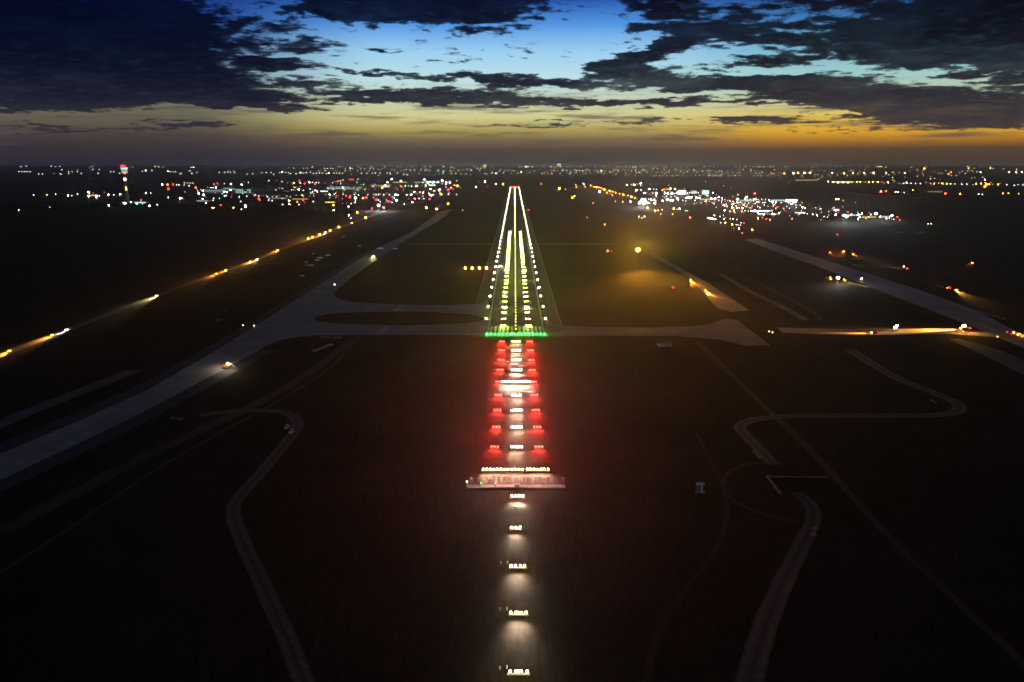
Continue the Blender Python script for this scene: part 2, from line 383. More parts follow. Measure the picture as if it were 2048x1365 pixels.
RY0 = at(1032, 672).y; RY1 = at(1029, 374.5).y; EX = 26.2
mb = MB(); mb.poly([(-39, RY0 - 4, .03), (39, RY0 - 4, .03), (39, RY1 + 60, .03), (-39, RY1 + 60, .03)])
tag(mb.build('runway_shoulder', M['shoulder']), 'dark paved shoulder along both runway edges', 'runway', kind='structure')
mb = MB(); mb.poly([(-24, RY0 - 2, .08), (24, RY0 - 2, .08), (24, RY1 + 10, .08), (-24, RY1 + 10, .08)])
tag(mb.build('runway', M['asphalt']), 'long straight asphalt runway lit by rows of lamps', 'runway', kind='structure')
mb = MB()
def rect(x0, x1, y0, y1, z=0.13): mb.poly([(x0, y0, z), (x1, y0, z), (x1, y1, z), (x0, y1, z)])
for s in (-1, 1):
    for k in range(6): rect(s * (3.2 + k * 3.4) - .9, s * (3.2 + k * 3.4) + .9, RY0 + 8, RY0 + 38)
    rect(s * 22.6 - .45, s * 22.6 + .45, RY0, RY1)
    rect(s * 12 - 3, s * 12 + 3, RY0 + 400, RY0 + 455)
    for k in (150, 300, 600, 750):
        for j in range(3 if k < 200 else 2 if k < 650 else 1): rect(s * (9.4 + 2.6 * j) - .9, s * (9.4 + 2.6 * j) + .9, RY0 + k, RY0 + k + 23)
    rect(s * 38.7 - .12, s * 38.7 + .12, RY0 + 10, RY0 + 900)
for k in range(40): rect(-.45, .45, RY0 + 60 + k * 110, RY0 + 60 + k * 110 + 34)
tag(mb.build('runway_markings', M['mark']), 'worn white runway markings and threshold stripes', 'markings', kind='structure')

# left taxiway system
patch('taxiway', [(-70, 944), (0, 908), (163, 840), (296, 780), (422, 707), (512, 652), (620, 582), (744, 503), (823, 464), (858, 440), (880, 424), (905, 418),
                  (892, 432), (868, 448), (845, 461), (823, 475), (800, 489), (749, 522), (686, 569), (600, 640), (512, 704), (371, 780), (256, 840), (0, 961), (-70, 992)], M['taxi'], .05,
      'long pale taxiway running diagonally beside the runway', 'taxiway')
patch('taxiway', [(560, 640), (640, 585), (686, 569), (676, 577), (668, 586), (669, 594), (682, 600), (705, 604), (740, 607), (800, 609.5), (900, 611), (960, 608), (976, 600), (985, 671), (800, 670), (690, 671),
                  (640, 671), (604, 674), (565, 679), (535, 691), (512, 705), (495, 700), (520, 665)], M['taxi'], .10, 'wide pale taxiway mouth joining the runway threshold', 'taxiway')
patch('grass_island', [(627, 640), (634, 633), (660, 628), (710, 625.2), (780, 624), (850, 624.3), (910, 627), (950, 631), (972, 637), (965, 642), (930, 647), (880, 650), (800, 651.5), (720, 650), (670, 647), (640, 644)],
      M['grass'], .15, 'long lens-shaped grass island between two taxiway branches', 'grass')
patch('taxiway', [(1095, 640), (1105, 648), (1130, 652), (1200, 655), (1300, 656), (1390, 653), (1425, 648), (1440, 641), (1455, 637.5), (1475, 641), (1500, 661), (1540, 691), (1490, 692), (1440, 680),
                  (1350, 673), (1200, 672), (1085, 672)], M['taxib'], .10, 'brown paved taxiway stub ending in a wedge right of the threshold', 'taxiway')
ribbon('taxiway', [(806, 489), (900, 488.5), (990, 488.5)], 24, M['shoulder'], .06, 'thin crossing taxiway left of the runway', 'taxiway')
ribbon('taxiway', [(1070, 488.5), (1150, 488.5), (1232, 489)], 24, M['shoulder'], .06, 'thin crossing taxiway right of the runway', 'taxiway')
patch('taxiway', [(1290, 505), (1330, 527), (1380, 556), (1436, 618), (1462, 624), (1500, 622), (1462, 597), (1415, 566), (1345, 528), (1305, 503)], M['taxib'], .05,
      'brown taxiway with two amber-lit vehicles right of the runway', 'taxiway')
patch('taxiway', [(1490, 480), (1515, 490), (1548, 503), (1653, 540), (1759, 582), (1851, 617), (1917, 643), (1975, 666), (2060, 702), (2060, 678), (1959, 624), (1838, 580), (1711, 540), (1661, 524), (1548, 488), (1515, 477)], M['taxi'], .05,
      'wide pale taxiway running down the right side', 'taxiway')
patch('apron', [(1898, 679), (1915, 678), (1960, 688), (2010, 705), (2060, 726), (2060, 756), (1990, 722), (1940, 698)], M['bridge'], .05, 'bluish pale paved strip at the right edge', 'apron')
ribbon('road', [(1560, 661), (1640, 663), (1720, 665), (1800, 664), (1900, 664), (1990, 670), (2080, 678)], 22, M['taxib'], .12, 'level road lit amber by vehicles at right', 'road')
ribbon('road', [(1440, 548), (1500, 583), (1560, 612), (1612, 641)], 7, M['bridge'], .04, 'thin pale service road right of the runway', 'road')
ribbon('road', [(1490, 552), (1560, 588), (1625, 624), (1640, 641)], 5, M['dirt'], .04, 'thin brown service road beyond the pale one', 'road')
ribbon('road', [(-40, 867), (60, 823), (180, 776), (268, 741)], 11, M['bridge'], .04, 'short pale strip left of the diagonal taxiway', 'road')
PERI = [(-80, 742), (0, 712), (60, 688), (135, 660), (220, 628), (310, 593), (375, 569), (440, 546), (505, 523), (560, 500), (630, 475), (690, 452), (745, 432), (800, 414), (850, 402)]
ribbon('perimeter_road', PERI, 8, M['peri'], .05, 'perimeter road with a line of vehicles at left', 'road')
LROAD = [(400, 831), (470, 823), (545, 822.5), (578, 829), (594, 843), (592, 860), (566, 893), (520, 948), (482, 990), (466, 1022), (480, 1070), (512, 1140), (548, 1220), (580, 1290), (615, 1385)]
ribbon('access_road', LROAD, 6.6, [M['road'], M['rutl'], M['rutd']], .06, 'pale winding access road at the lower left', 'road', 5.4, 12, .16)
ribbon('track', [(720, 672), (660, 735), (560, 800), (470, 850), (320, 935), (150, 1050), (0, 1145), (-60, 1185)], 2.6, M['dirt'], .04, 'thin reddish track crossing the lower left field', 'track', 1.6, 8, .3)
ribbon('track', [(705, 680), (620, 745), (500, 815), (380, 870), (200, 960), (0, 1065)], 7, M['dirt'], .03, 'broad faint dirt track left of the thin one', 'track', 9, 8, .8)
RROAD = [(1700, 700), (1745, 728), (1795, 757), (1870, 787), (1915, 808), (1912, 824), (1865, 831), (1780, 832), (1650, 832), (1555, 834), (1500, 842), (1480, 854), (1492, 872), (1518, 898), (1548, 930)]
ribbon('access_road', RROAD, 8.5, [M['road'], M['rutl'], M['rutd']], .06, 'pale access road with sharp bends at right', 'road', 6, 12, .16)
ribbon('access_road', [(1592, 985), (1622, 1012), (1625, 1045), (1598, 1100), (1560, 1180), (1524, 1270), (1494, 1385)], 5.6, [M['road'], M['rutl'], M['rutd']], .06, 'pale access road running to the lower right edge', 'road', 7.2, 12, .2)
ribbon('track', [(1395, 685), (1450, 738), (1520, 805), (1600, 880), (1680, 965), (1770, 1065), (1900, 1190), (2070, 1350)], 4, M['dirt'], .04, 'dirt ditch road running down the right field', 'track', 3, 12, .35)
ribbon('track', [(1390, 860), (1420, 920), (1448, 980), (1452, 1040), (1425, 1110), (1370, 1180), (1320, 1260), (1290, 1380)], 2, M['dirt2'], .03, 'faint curving track in the lower right grass', 'track', 2.4, 10, .4)
ribbon('track', [(1560, 925), (1490, 930), (1450, 955), (1460, 995), (1530, 1030), (1600, 1045)], 2, M['dirt'], .035, 'faint looping track around dark grass', 'track', 2, 8, .3)
ribbon('taxiway_shoulder', [(-70, 1003), (0, 972), (125, 914), (256, 850), (371, 789), (500, 719), (545, 700)], 12, M['sh2'], .03, 'dark paved shoulder along the near side of the diagonal taxiway', 'taxiway')
ribbon('taxiway_shoulder', [(-70, 932), (0, 897), (163, 829), (296, 770), (422, 699), (512, 645), (620, 577), (744, 499.5)], 12, M['sh2'], .03, 'dark paved shoulder along the far side of the diagonal taxiway', 'taxiway')
ribbon('taxiway_marking', [(-60, 966), (0, 934), (210, 840), (334, 780), (460, 712), (560, 650), (650, 590), (747, 512), (823, 470), (862, 444)], .7, M['ymark'], .16, 'thin yellow centre line of the diagonal taxiway', 'markings')
ribbon('taxiway_marking', [(600, 630), (680, 612), (780, 616.5), (900, 618), (1000, 619)], .6, M['ymark'], .16, 'thin yellow line on the far taxiway branch', 'markings')
ribbon('taxiway_marking', [(500, 690), (600, 664), (700, 661.5), (850, 661), (1000, 661)], .6, M['ymark'], .16, 'thin yellow line on the near taxiway branch', 'markings')
ribbon('taxiway_marking', [(1060, 662), (1200, 663.5), (1350, 664), (1440, 662), (1500, 676)], .6, M['ymark'], .16, 'thin yellow line on the brown taxiway stub', 'markings')
# stop bars on the taxiway branches
for a, q in (((803, 613), (792, 623)), ((774, 654), (760, 668))):
    ribbon('taxiway_marking', [a, q], 4.5, M['mark'], .2, 'pale stop bar across a taxiway branch', 'markings')
# puddles that mirror the dusk sky
PUD = [(437, 641, 9, 2), (452, 624, 5, 1.4), (604, 552, 6, 1.2), (619, 531, 9, 1.3), (612, 525, 4, 1), (634, 521, 6, 1), (640, 516, 6, 1), (656, 511, 5, .8), (627, 508, 3, .8), (686, 474, 5, .7), (719, 492, 4, .7),
       (345, 613, 10, 1), (318, 615, 4, .8), (760, 497, 8, .8), (790, 498, 6, .7), (530, 527, 5, .8), (1800, 465, 9, .8), (1790, 467, 5, .7), (1843, 466, 8, .7), (1775, 449, 4, .6)]
for i, (px, py, rw, rh) in enumerate(PUD):
    n = 14; pts = []
    for k in range(n):
        a = 2 * math.pi * k / n; j = random.uniform(.6, 1.2); pts.append((px + rw * j * math.cos(a), py + rh * j * math.sin(a)))
    o = patch('puddle', pts, M['water'], .07, '', 'puddle'); o['label'] = '%s small puddle from the left mirroring the dusk sky' % nth(1 + sorted(p[0] for p in PUD).index(px)); o['group'] = 'puddles on the airfield'

# ------------------------------------------------------------------ approach and runway lights
S_W, S_R = 26.0, 30.0
LENS = {}
def lens_mesh(c, r, s, n=8, rings=4):
    k = (c, r, s, n)
    if k not in LENS: LENS[k] = MB().dome((0, 0, 0), r, n, rings).mesh('lens', em(c, s))
    return LENS[k]
HOUS = MB().lathe((0, 0, 0), [(.12, -.45), (.2, -.4), (.3, -.12), (.3, .0)], 10).mesh('lamp', M['yellowp'])
def light_bar(name, xs, py, z, col, r, s, label, cat, group, beamw=900., bx=None, spread=68, tilt=-80, tint=None):
    """a row of lamps on a raised beam; xs, py are the picture px of the lamps"""
    P = [at(x, py, z) for x in xs]; c = P[0].lerp(P[-1], .5); yy = c.y
    x0, x1 = ((at(bx[0], py, z).x, at(bx[1], py, z).x) if bx else (P[0].x - .7, P[-1].x + .7))
    root = link(name, None, None, (c.x, yy, 0)); tag(root, label, cat, group)
    bm = MB(); bm.box(((x0 + x1) / 2 - c.x, -.25, z - .62), (x1 - x0, .5, .28)); bm.build('beam', M['white'], root)
    for q in ((x0 + .6, x1 - .6) if x1 - x0 > 3 else ((x0 + x1) / 2,)):
        MB().box((q - c.x, 0, (z - .76) / 2), (.18, .18, z - .76)).build('post', M['steel'], root)
    for p in P:
        h = link('lamp', HOUS, root, (p.x - c.x, 0, z - .05)); link('lens', lens_mesh(col, r, s), h, (0, 0, .12))
    la = bpy.data.lights.new('bar_fill_beam', 'AREA'); la.shape = 'RECTANGLE'; la.size = max(x1 - x0 - 1, .5); la.size_y = .3; la.color = tint or ((1.0, .74, .54) if col in 'nzw' else EMC[col]); la.energy = beamw * len(P) * 1.0; la.spread = R(spread)
    lo = bpy.data.objects.new('bar_fill_beam', la); COL.objects.link(lo); lo.parent = root; lo.location = ((x0 + x1) / 2 - c.x, -.7, z + .1); lo.rotation_euler = (R(tilt), 0, 0)
    return root
c6 = lambda x: 850 + x / 3.7925
c7 = lambda x: 850 + x / 3.37
WB = [(683.3, [c6(x) for x in (664, 682, 700, 718)]), (701, [c6(x) for x in (662, 681, 701, 720)]), (720, [c6(x) for x in (660, 681, 702, 722)]), (740.3, [c6(x) for x in (660, 681, 703, 725)]),
      (790.7, [c6(x) for x in (662, 683, 722)]), (820.7, [c6(x) for x in (662, 684, 706, 728)]), (854.2, [c6(x) for x in (662, 684, 706, 730)]), (893.6, [c6(x) for x in (660, 685, 709, 734)]),
      (992, [c7(x) for x in (585, 611, 635, 660)]), (1055.5, [c7(x) for x in (583, 611, 639)]), (1132, [c7(x) for x in (580, 611, 642, 671)]), (1225.5, [c7(x) for x in (578, 612, 630, 648, 680)]), (1343.5, [c7(x) for x in (573, 612, 632, 650, 688)])]
for i, (py, xs) in enumerate(WB):
    lab = ('white approach light bar, %s one short of the green threshold' % nth(i + 1 if i < 4 else i + 2)) if i < 8 else 'raised white approach light bar, %s one nearer than the wide crossbar' % nth(i - 7)
    light_bar('approach_light_bar', xs, py, 1.5, 'n' if i > 7 else 'z' if i < 3 else 'w', .27 if i < 8 else .24, 200. if i < 8 else 190., lab, 'light bar', 'white approach light bars on the centreline')
light_bar('approach_light_bar', [c6(590 + k * 15.8) for k in range(14)], 764, 1.5, 'w', .30, 200., 'long white crossbar of fourteen lamps between red side bars', 'light bar', 'white approach light bars on the centreline')
light_bar('approach_crossbar', [c6(440 + 27 * k) for k in range(8)], 939, 1.7, 'n', .25, 140., 'wide crossbar of white lamps, left section of eight lamps', 'light bar', 'wide outer crossbar sections', 1500., None, 120, -66, (1.0, .44, .34))  # glow of the red bars behind is put into this beam's pink tint
light_bar('approach_crossbar', [c6(x) for x in (658, 684, 710, 738)], 939, 1.7, 'n', .25, 140., 'wide crossbar of white lamps, middle section of four lamps', 'light bar', 'wide outer crossbar sections', 1500., None, 120, -66, (1.0, .44, .34))
light_bar('approach_crossbar', [c6(775 + 26.4 * k) for k in range(7)], 939, 1.7, 'n', .25, 140., 'wide crossbar of white lamps, right section of seven lamps', 'light bar', 'wide outer crossbar sections', 1500., None, 120, -66, (1.0, .44, .34))
RB = [(683.3, (570, 583, 598), (780, 795, 810)), (701, (565, 580, 597), (783, 801, 817)), (720.2, (558, 575, 592), (791, 807, 823)), (740.5, (551, 569, 587), (796, 814, 832)), (764, (545, 563), (821, 838)),
      (790.5, (537, 557, 576), (810, 831, 851)), (820.7, (527, 548, 570), (819, 840, 862)), (854.2, (517, 540, 562), (829, 851, 873)), (893.8, (505, 528, 552), (840, 864, 888))]
for i, (py, l, r) in enumerate(RB):
    for side, xs in (('left', l), ('right', r)):
        light_bar('side_row_light_bar', [c6(x) for x in xs], py, 1.2, 'r', .25, 150., 'red side light bar, %s row short of the threshold, %s of the white bars' % (nth(i + 1), side), 'light bar', 'red side row light bars', 4200., spread=140, tilt=-66)

# threshold and runway end
def stud(name, px, py, z, col, r, s, label, cat, group, parts=True):
    p = at(px, py, z); base = MB(); base.lathe((0, 0, 0), [(r * 1.1, 0.0), (r * 1.1, z * .4), (r * .7, max(z - r * .3, z * .5))], 8)
    key = (name, r, z)
    if key not in LENS: LENS[key] = base.mesh(name, M['steel'])
    o = link(name, LENS[key], None, (p.x, p.y, .1)); tag(o, label, cat, group)
    link('lens', lens_mesh(col, r, s), o, (0, 0, z)); return o
c5 = lambda x: 850 + x / 4.265
for i, x in enumerate((531, 563, 596, 628, 660, 694, 727, 759, 791, 823, 856, 888, 921, 953, 986, 1020)):
    big = i in (0, 4, 7, 8, 10, 12, 14, 15)
    stud('threshold_light', c5(x), 669, .8, 'v', .62 if i == 0 else .5 if big else .42, 200., '%s green threshold light from the left end of the row' % nth(i + 1), 'runway light', 'green threshold lights')
for i, x in enumerate((728, 743, 757, 772, 787, 802)):
    stud('runway_end_light', c5(x), 375.2, 1.5, 'r', 1.6, 260., '%s red light from the left at the runway far end' % nth(i + 1), 'runway light', 'red runway end lights')
# edge lights
Y0 = at(1031, 639).y
k = 0; y = Y0
while y < RY1 - 20:
    for s, side in ((-1, 'left'), (1, 'right')):
        far = y > 2200
        r = .5 if y < 1500 else .55 if y < 2600 else .55
        o = link('runway_edge_light', LENS.setdefault(('edge', far), MB().lathe((0, 0, 0), [(.5, 0), (.4, .2), (.12, .3), (.12, .6)], 8).mesh('runway_edge_light', M['yellowp'])), None, (s * EX, y, .06))
        tag(o, '%s white edge light up the %s edge of the runway' % (nth(k + 1), side), 'runway light', 'white runway edge lights')
        link('lens', lens_mesh('z' if (side == 'left' and k < 2) else 'e', r, 130. if y < 1500 else 48.), o, (0, 0, .85))
    y += 63.0; k += 1
# centre line lights
y = at(1032, 659.4).y; k = 0
while y < RY1 - 15:
    near = k < 60
    o = link('centreline_light', LENS.setdefault('cl', MB().lathe((0, 0, 0), [(.55, 0), (.5, .12), (.3, .16)], 8).mesh('centreline_light', M['steel'])), None, (0, y, .09))
    if near: tag(o, '%s centreline light beyond the green threshold' % nth(k + 1), 'runway light', 'near runway centreline lights')
    else: tag(o, 'far centreline light merging with its neighbours into a bright line', 'runway light', 'far runway centreline lights')
    link('lens', lens_mesh('z', .27 if near else .36 if k < 130 else .55, 16. if near else 34.), o, (0, 0, .3))
    y += 15.7 if near else 17.0; k += 1
# touchdown zone barrettes
y = at(1032, 652.4).y; k = 0
BAR = MB().box((0, 0, .06), (4.6, .9, .12)).mesh('touchdown_light_bar', M['steel'])
while k < 33:
    for s, side in ((-1, 'left'), (1, 'right')):
        o = link('touchdown_light_bar', BAR, None, (s * 10.7, y, .085))
        tag(o, '%s short bar of three lights on the %s touchdown row' % (nth(k + 1), side), 'runway light', 'touchdown zone light bars')
        if k % 3 == 0 and k < 25:
            la = bpy.data.lights.new('bar_fill_beam', 'AREA'); la.shape = 'RECTANGLE'; la.size = 4.0; la.size_y = .3; la.color = (.72, 1.0, .10); la.energy = 9500.  # yellow-green light added for the glow beside the runway, not a lamp
            lo = bpy.data.objects.new('bar_fill_beam', la); COL.objects.link(lo); lo.parent = o; lo.location = (0, -.6, .7); lo.rotation_euler = (R(-86), 0, 0)
        for q in (-1.55, 0, 1.55): link('lens', lens_mesh('z', .30 if k < 15 else .36, 45. if k < 15 else 80.), o, (q, 0, .3))
    y += 31.4; k += 1
# precision approach path lights
for i, x in enumerate((343, 403, 464, 525)):
    p = at(c5(x), 536, 1.2); o = link('path_indicator_light', None, None, (p.x, p.y, 0)); tag(o, '%s amber path light from the left beside the runway' % nth(i + 1), 'runway light', 'amber path indicator lights')
    MB().box((0, 0.3, 1.0), (1.7, 2.2, .8)).build('housing', M['amberp'], o)
    for q in (-.6, .6): MB().cyl((q, .3, 0.05), .07, .55, 6).build('leg', M['steel'], o)
    link('lens', lens_mesh('o', .75, 900.), o, (0, -1.0, 1.1))

# ------------------------------------------------------------------ localizer antennas and huts
p0 = at(933, 976.5); p1 = at(1131, 976.5); yb = p0.y
MB().box(((p0.x + p1.x) / 2, yb + 1.6, .12), (p1.x - p0.x, 3.4, .24)).build('antenna_platform', M['conc'])
tag(bpy.data.objects['antenna_platform'], 'long low concrete plinth in front of the antenna row', 'platform', kind=None)
for i, x in enumerate((352, 410, 465, 513, 563, 605, 648, 685, 718, 755, 797, 842, 890, 935, 990, 1047)):
    p = at(c6(x), 965); o = link('localizer_antenna', None, None, (p.x, p.y, 0)); tag(o, '%s antenna from the left in the row behind the crossbar plinth' % nth(i + 1), 'antenna', 'localizer antenna row')
    for q in (-.42, .42): MB().box((q, 0, .85), (.12, .12, 1.7)).build('post', M['white'], o)
    MB().tube((0, -.9, 1.75), (0, 1.3, 1.75), .09).build('boom', M['white'], o)
    e = MB()
    for j in range(5): e.box((0, -.8 + j * .5, 1.78), (1.15 - j * .12, .08, .1))
    e.build('element', M['white'], o)
def cabinet(px, py, d, m, label, cat='cabinet', name='equipment_cabinet', rz=0, lamp=None):
    p = at(px, py); o = link(name, None, None, (p.x, p.y, 0), rz); tag(o, label, cat)
    MB().box((0, 0, .1 + d[2] / 2), (d[0], d[1], d[2])).build('body', m, o)
    MB().box((0, 0, .15 + d[2]), (d[0] * 1.08, d[1] * 1.08, .1)).build('roof', M['steel'], o)
    MB().box((0, -d[1] / 2 - .02, .1 + d[2] * .48), (d[0] * .4, .04, d[2] * .8)).build('door', M['steel'], o)
    MB().box((0, 0, .05), (d[0] * 1.1, d[1] * 1.1, .1)).build('plinth', M['conc'], o)
    if lamp: link('lens', lens_mesh(lamp, .2, 30.), o, (0, 0, d[2] + .4))
    return o
cabinet(1034, 975.5, (1.8, 1.4, 1.3), M['wall'], 'grey equipment cabinet midway along the antenna plinth')
cabinet(1031, 1017, (1.6, .7, .7), M['white'], 'small white cabinet between the two nearest bars below the crossbar')
cabinet(991, 973, (1.1, .8, .8), M['white'], 'small pale cabinet left on the antenna plinth')
cabinet(962, 971, (.6, .6, .6), M['white'], 'tiny cabinet with a green lamp on the plinth', lamp='v')
cabinet(934, 969, (.5, .5, .8), M['white'], 'tiny cabinet with a white lamp at the plinth end', lamp='w')
for i, (x, yv) in enumerate(((1014, 1337.5), (1000, 1339), (1014, 1220.5), (1000, 1221), (1015, 1127.5), (1002, 1128.5))):
    p = at(x, yv); o = link('flasher_post', MB().box((0, 0, .35), (.3, .3, .7)).mesh('flasher_post', M['white']), None, (p.x, p.y, 0))
    tag(o, '%s small white post beside the nearest light bars, counted from the nearest' % nth(i + 1), 'post', 'small posts beside the light bars')
    MB().lathe((0, 0, .7), [(.22, 0), (.22, .15), (.1, .22)], 8).build('cap', M['white'], o)

# white hut in the right field: raised metal roof on a pale post wall
p = at(1400, 984); o = link('field_hut', None, None, (p.x, p.y, 0), R(-8)); tag(o, 'small white hut with a flat roof in the right field', 'hut')
MB().box((.55, -.2, 1.7), (.75, 2.0, 3.4)).build('wall', M['white'], o); MB().box((-.75, 0.2, 1.5), (1.8, 1.7, 3.0)).build('cabin', M['wall'], o)
MB().box((0, 0, 3.5), (3.4, 2.8, .2), top=.97).build('roof', M['sheet'], o); MB().box((0, 0, .05), (3.9, 3.2, .1)).build('plinth', M['conc'], o)
def shed(px, py, w, d, h, rz, label, m='sheet', name='metal_shed'):
    p = at(px, py); o = link(name, None, None, (p.x, p.y, 0), rz); tag(o, label, 'shed')
    MB().box((0, 0, h / 2), (w, d, h)).build('wall', M['wallw'], o)
    MB().prism([(-d / 2 - .3, h), (d / 2 + .3, h), (0, h + d * .12)], -w / 2 - .3, w / 2 + .3).build('roof', M[m], o)
    MB().box((w * .2, -d / 2 - .03, h * .42), (w * .18, .06, h * .8)).build('door', M['steel'], o)
    return o
shed(1329, 692, 10, 7, 1.7, R(4), 'low shed with a pale sheet roof in the grass right of the threshold')
for i, (x, yv, s) in enumerate(((858, 540, 2.2), (866, 527.5, 2.6), (873, 518, 2.2), (881, 509, 1.6))):
    p = at(x, yv); o = link('marker_board', None, None, (p.x, p.y, 0), R(-15)); tag(o, '%s pale marker board in the row left of the runway, nearest first' % nth(i + 1), 'sign', 'pale marker boards')
    MB().prism([(-.9 * s, .3), (.9 * s, .3), (.6 * s, s), (-.2 * s, s * 1.15)], -.06, .06, 'y').build('panel', M['sheet'], o)
    for q in (-.5 * s, .5 * s): MB().box((q, .1, .3), (.12, .12, .6)).build('leg', M['steel'], o)
# culvert walls beside the right access road
def lowwall(a, q, h, w, label):
    A, B = at(*a), at(*q); d = B - A; o = link('culvert_wall', None, None, A, 0); tag(o, label, 'wall')
    n = Vector((-d.y, d.x, 0)).normalized() * w / 2
    vs = [(v.x, v.y, zz) for zz in (0, h) for v in (n, d + n, d - n, -n)]
    MB().add(vs, [(3, 2, 1, 0), (4, 5, 6, 7), (0, 1, 5, 4), (1, 2, 6, 5), (2, 3, 7, 6), (3, 0, 4, 7)]).build('parapet', M['wall'], o)
    for t in (0, 1): MB().box((d.x * t, d.y * t, h / 2 + .1), (w * 2, w * 2, h + .2)).build('pier', M['wall'], o)
lowwall((1537, 954.5), (1652, 956), .5, .5, 'long thin pale culvert wall lying level in the right field')
lowwall((1536, 956), (1560, 988), .7, .55, 'slanting pale culvert wall meeting the level one')
lowwall((1510, 906), (1520, 917), .6, .9, 'short pale wall beside the bend of the right access road')
lowwall((1630, 1060), (1627, 1072), .6, .8, 'short pale wall beside the lower right access road')
lowwall((1862, 802), (1872, 806), .5, .6, 'short pale wall at the far right road bend')
lowwall((648, 675), (676, 676.5), .5, 2.5, 'pale barrier beside the taxiway mouth')
lowwall((630, 702), (659, 691), .5, 2.0, 'slanting pale barrier below the taxiway mouth')
lowwall((345, 838), (362, 840), .7, .8, 'small pale wall between the diagonal taxiway and the track')
lowwall((1573, 503), (1597, 511), .4, 2.0, 'pale barrier on the right taxiway, far one')
lowwall((1961, 624), (2008, 639), .5, 1.6, 'long pale barrier on the right taxiway edge')
lowwall((1702, 564), (1735, 575), .4, 1.4, 'pale barrier beside the floodlit works')
lowwall((1704, 518.5), (1716, 519), .5, 1.6, 'short pale barrier below the red tail lights')
lowwall((1710, 530.5), (1722, 531), .5, 2.0, 'short white barrier below the other pale barrier')
lowwall((1968, 650), (2003, 666), .4, 1.0, 'pale kerb beside the right junction')

# ------------------------------------------------------------------ vehicles
def car_proto(paint, beam):
    root = bpy.data.objects.new('car', None)
    L_ = 4.5
    mb = MB(); prof = [(-2.25, .35), (2.25, .35), (2.28, .72), (1.45, .95), (.75, 1.0), (-2.1, 1.0), (-2.28, .8)]
    mb.prism(prof, -.86, .86, 'x'); body = mb.mesh('body', paint)
    mb = MB(); vs = []
    for z, a, b_, w in ((1.0, -2.0, .85, .82), (1.5, -1.45, .15, .66)): vs += [(-w, a, z), (w, a, z), (w, b_, z), (-w, b_, z)]
    mb.add(vs, [(4, 5, 6, 7), (0, 1, 5, 4), (1, 2, 6, 5), (2, 3, 7, 6), (3, 0, 4, 7)]); cabin = mb.mesh('window', M['glass'])
    roof = MB().box((0, -.65, 1.53), (1.28, 1.6, .06)).mesh('roof', paint)
    wheel = MB().cyl((-.11, 0, 0), .34, .22, 12, 'x').mesh('wheel', M['dark'])
    return dict(body=body, cabin=cabin, roof=roof, wheel=wheel)
CAR = {k: car_proto(M[k], None) for k in ('carw', 'card', 'carr')}
def spot(parent, loc, col, power, pitch=-6, size=32, blend=.8, r=.15):
    l = bpy.data.lights.new('headlamp_beam', 'SPOT'); l.color = EMC[col]; l.energy = power * 4.0; l.spot_size = R(size); l.spot_blend = blend; l.shadow_soft_size = r
    o = bpy.data.objects.new('headlamp_beam', l); COL.objects.link(o); o.parent = parent; o.location = loc
    o.rotation_euler = (R(90 + pitch), 0, 0)   # aims along +Y of the vehicle
    return o
def heading(a, q):
    d = at(*q) - at(*a); return math.atan2(d.y, d.x) - math.pi / 2
def car(px, py, rz, paint, hl, label, power=6e4, hs=40., tail=True, head=True, beacon=None, hr=.26, off=0):
    p = at(px, py); o = link('car', None, None, (p.x, p.y, .05), rz); tag(o, label, 'car', 'vehicles with lights on')
    c = CAR[paint]; link('body', c['body'], o); link('window', c['cabin'], o); link('roof', c['roof'], o)
    for x in (-.78, .78):
        for yy in (-1.4, 1.4): link('wheel', c['wheel'], o, (x, yy, .34))
    for x in (-.62, .62):
        if head: link('headlight', lens_mesh(hl, hr, hs), o, (x, 2.2, .75))
        if tail: link('taillight', lens_mesh('r', .2, 26.), o, (x, -2.24, .78))
    if beacon: link('beacon', lens_mesh(beacon, .3, 40.), o, (0, -.6, 1.8))
    if power: spot(o, (0, 2.6, 1.0), hl, power)
    return o
def truck(px, py, rz, paint, hl, label, power=8e4, beacon=None, tail=True, hs=40., head=True):
    p = at(px, py); o = link('truck', None, None, (p.x, p.y, .05), rz); tag(o, label, 'truck', 'trucks with lights on')
    MB().box((0, 0, .85), (1.1, 7.4, .3)).build('chassis', M['dark'], o)
    cab = MB(); cab.prism([(2.2, .9), (3.9, .9), (3.95, 1.9), (3.55, 2.9), (2.2, 2.95)], -1.2, 1.2, 'x'); cab.build('cab', M[paint], o)
    MB().box((0, 3.82, 2.25), (2.1, .12, .75)).build('windscreen', M['glass'], o)
    MB().prism([(-3.8, 1.5), (-3.5, 1.05), (1.9, 1.05), (1.9, 2.7), (1.5, 2.7), (1.4, 2.4), (-3.8, 2.4)], -1.25, 1.25, 'x').build('tipper_body', M['yellowp'] if paint != 'white' else M['wallw'], o)
    for x in (-1.0, 1.0):
        for yy in (-2.8, -1.6, 2.6): MB().cyl((x - .18, yy, .52), .52, .36, 12, 'x').build('wheel', M['dark'], o)
        if head: link('headlight', lens_mesh(hl, .3, hs), o, (x * .85, 3.95, 1.15))
        if tail: link('taillight', lens_mesh('r', .3, 40.), o, (x * .9, -3.85, 1.3))
    if beacon: link('beacon', lens_mesh(beacon, .4, 40.), o, (0, 2.7, 3.3))
    if power: spot(o, (0, 4.3, 1.4), hl, power, -4)
    return o
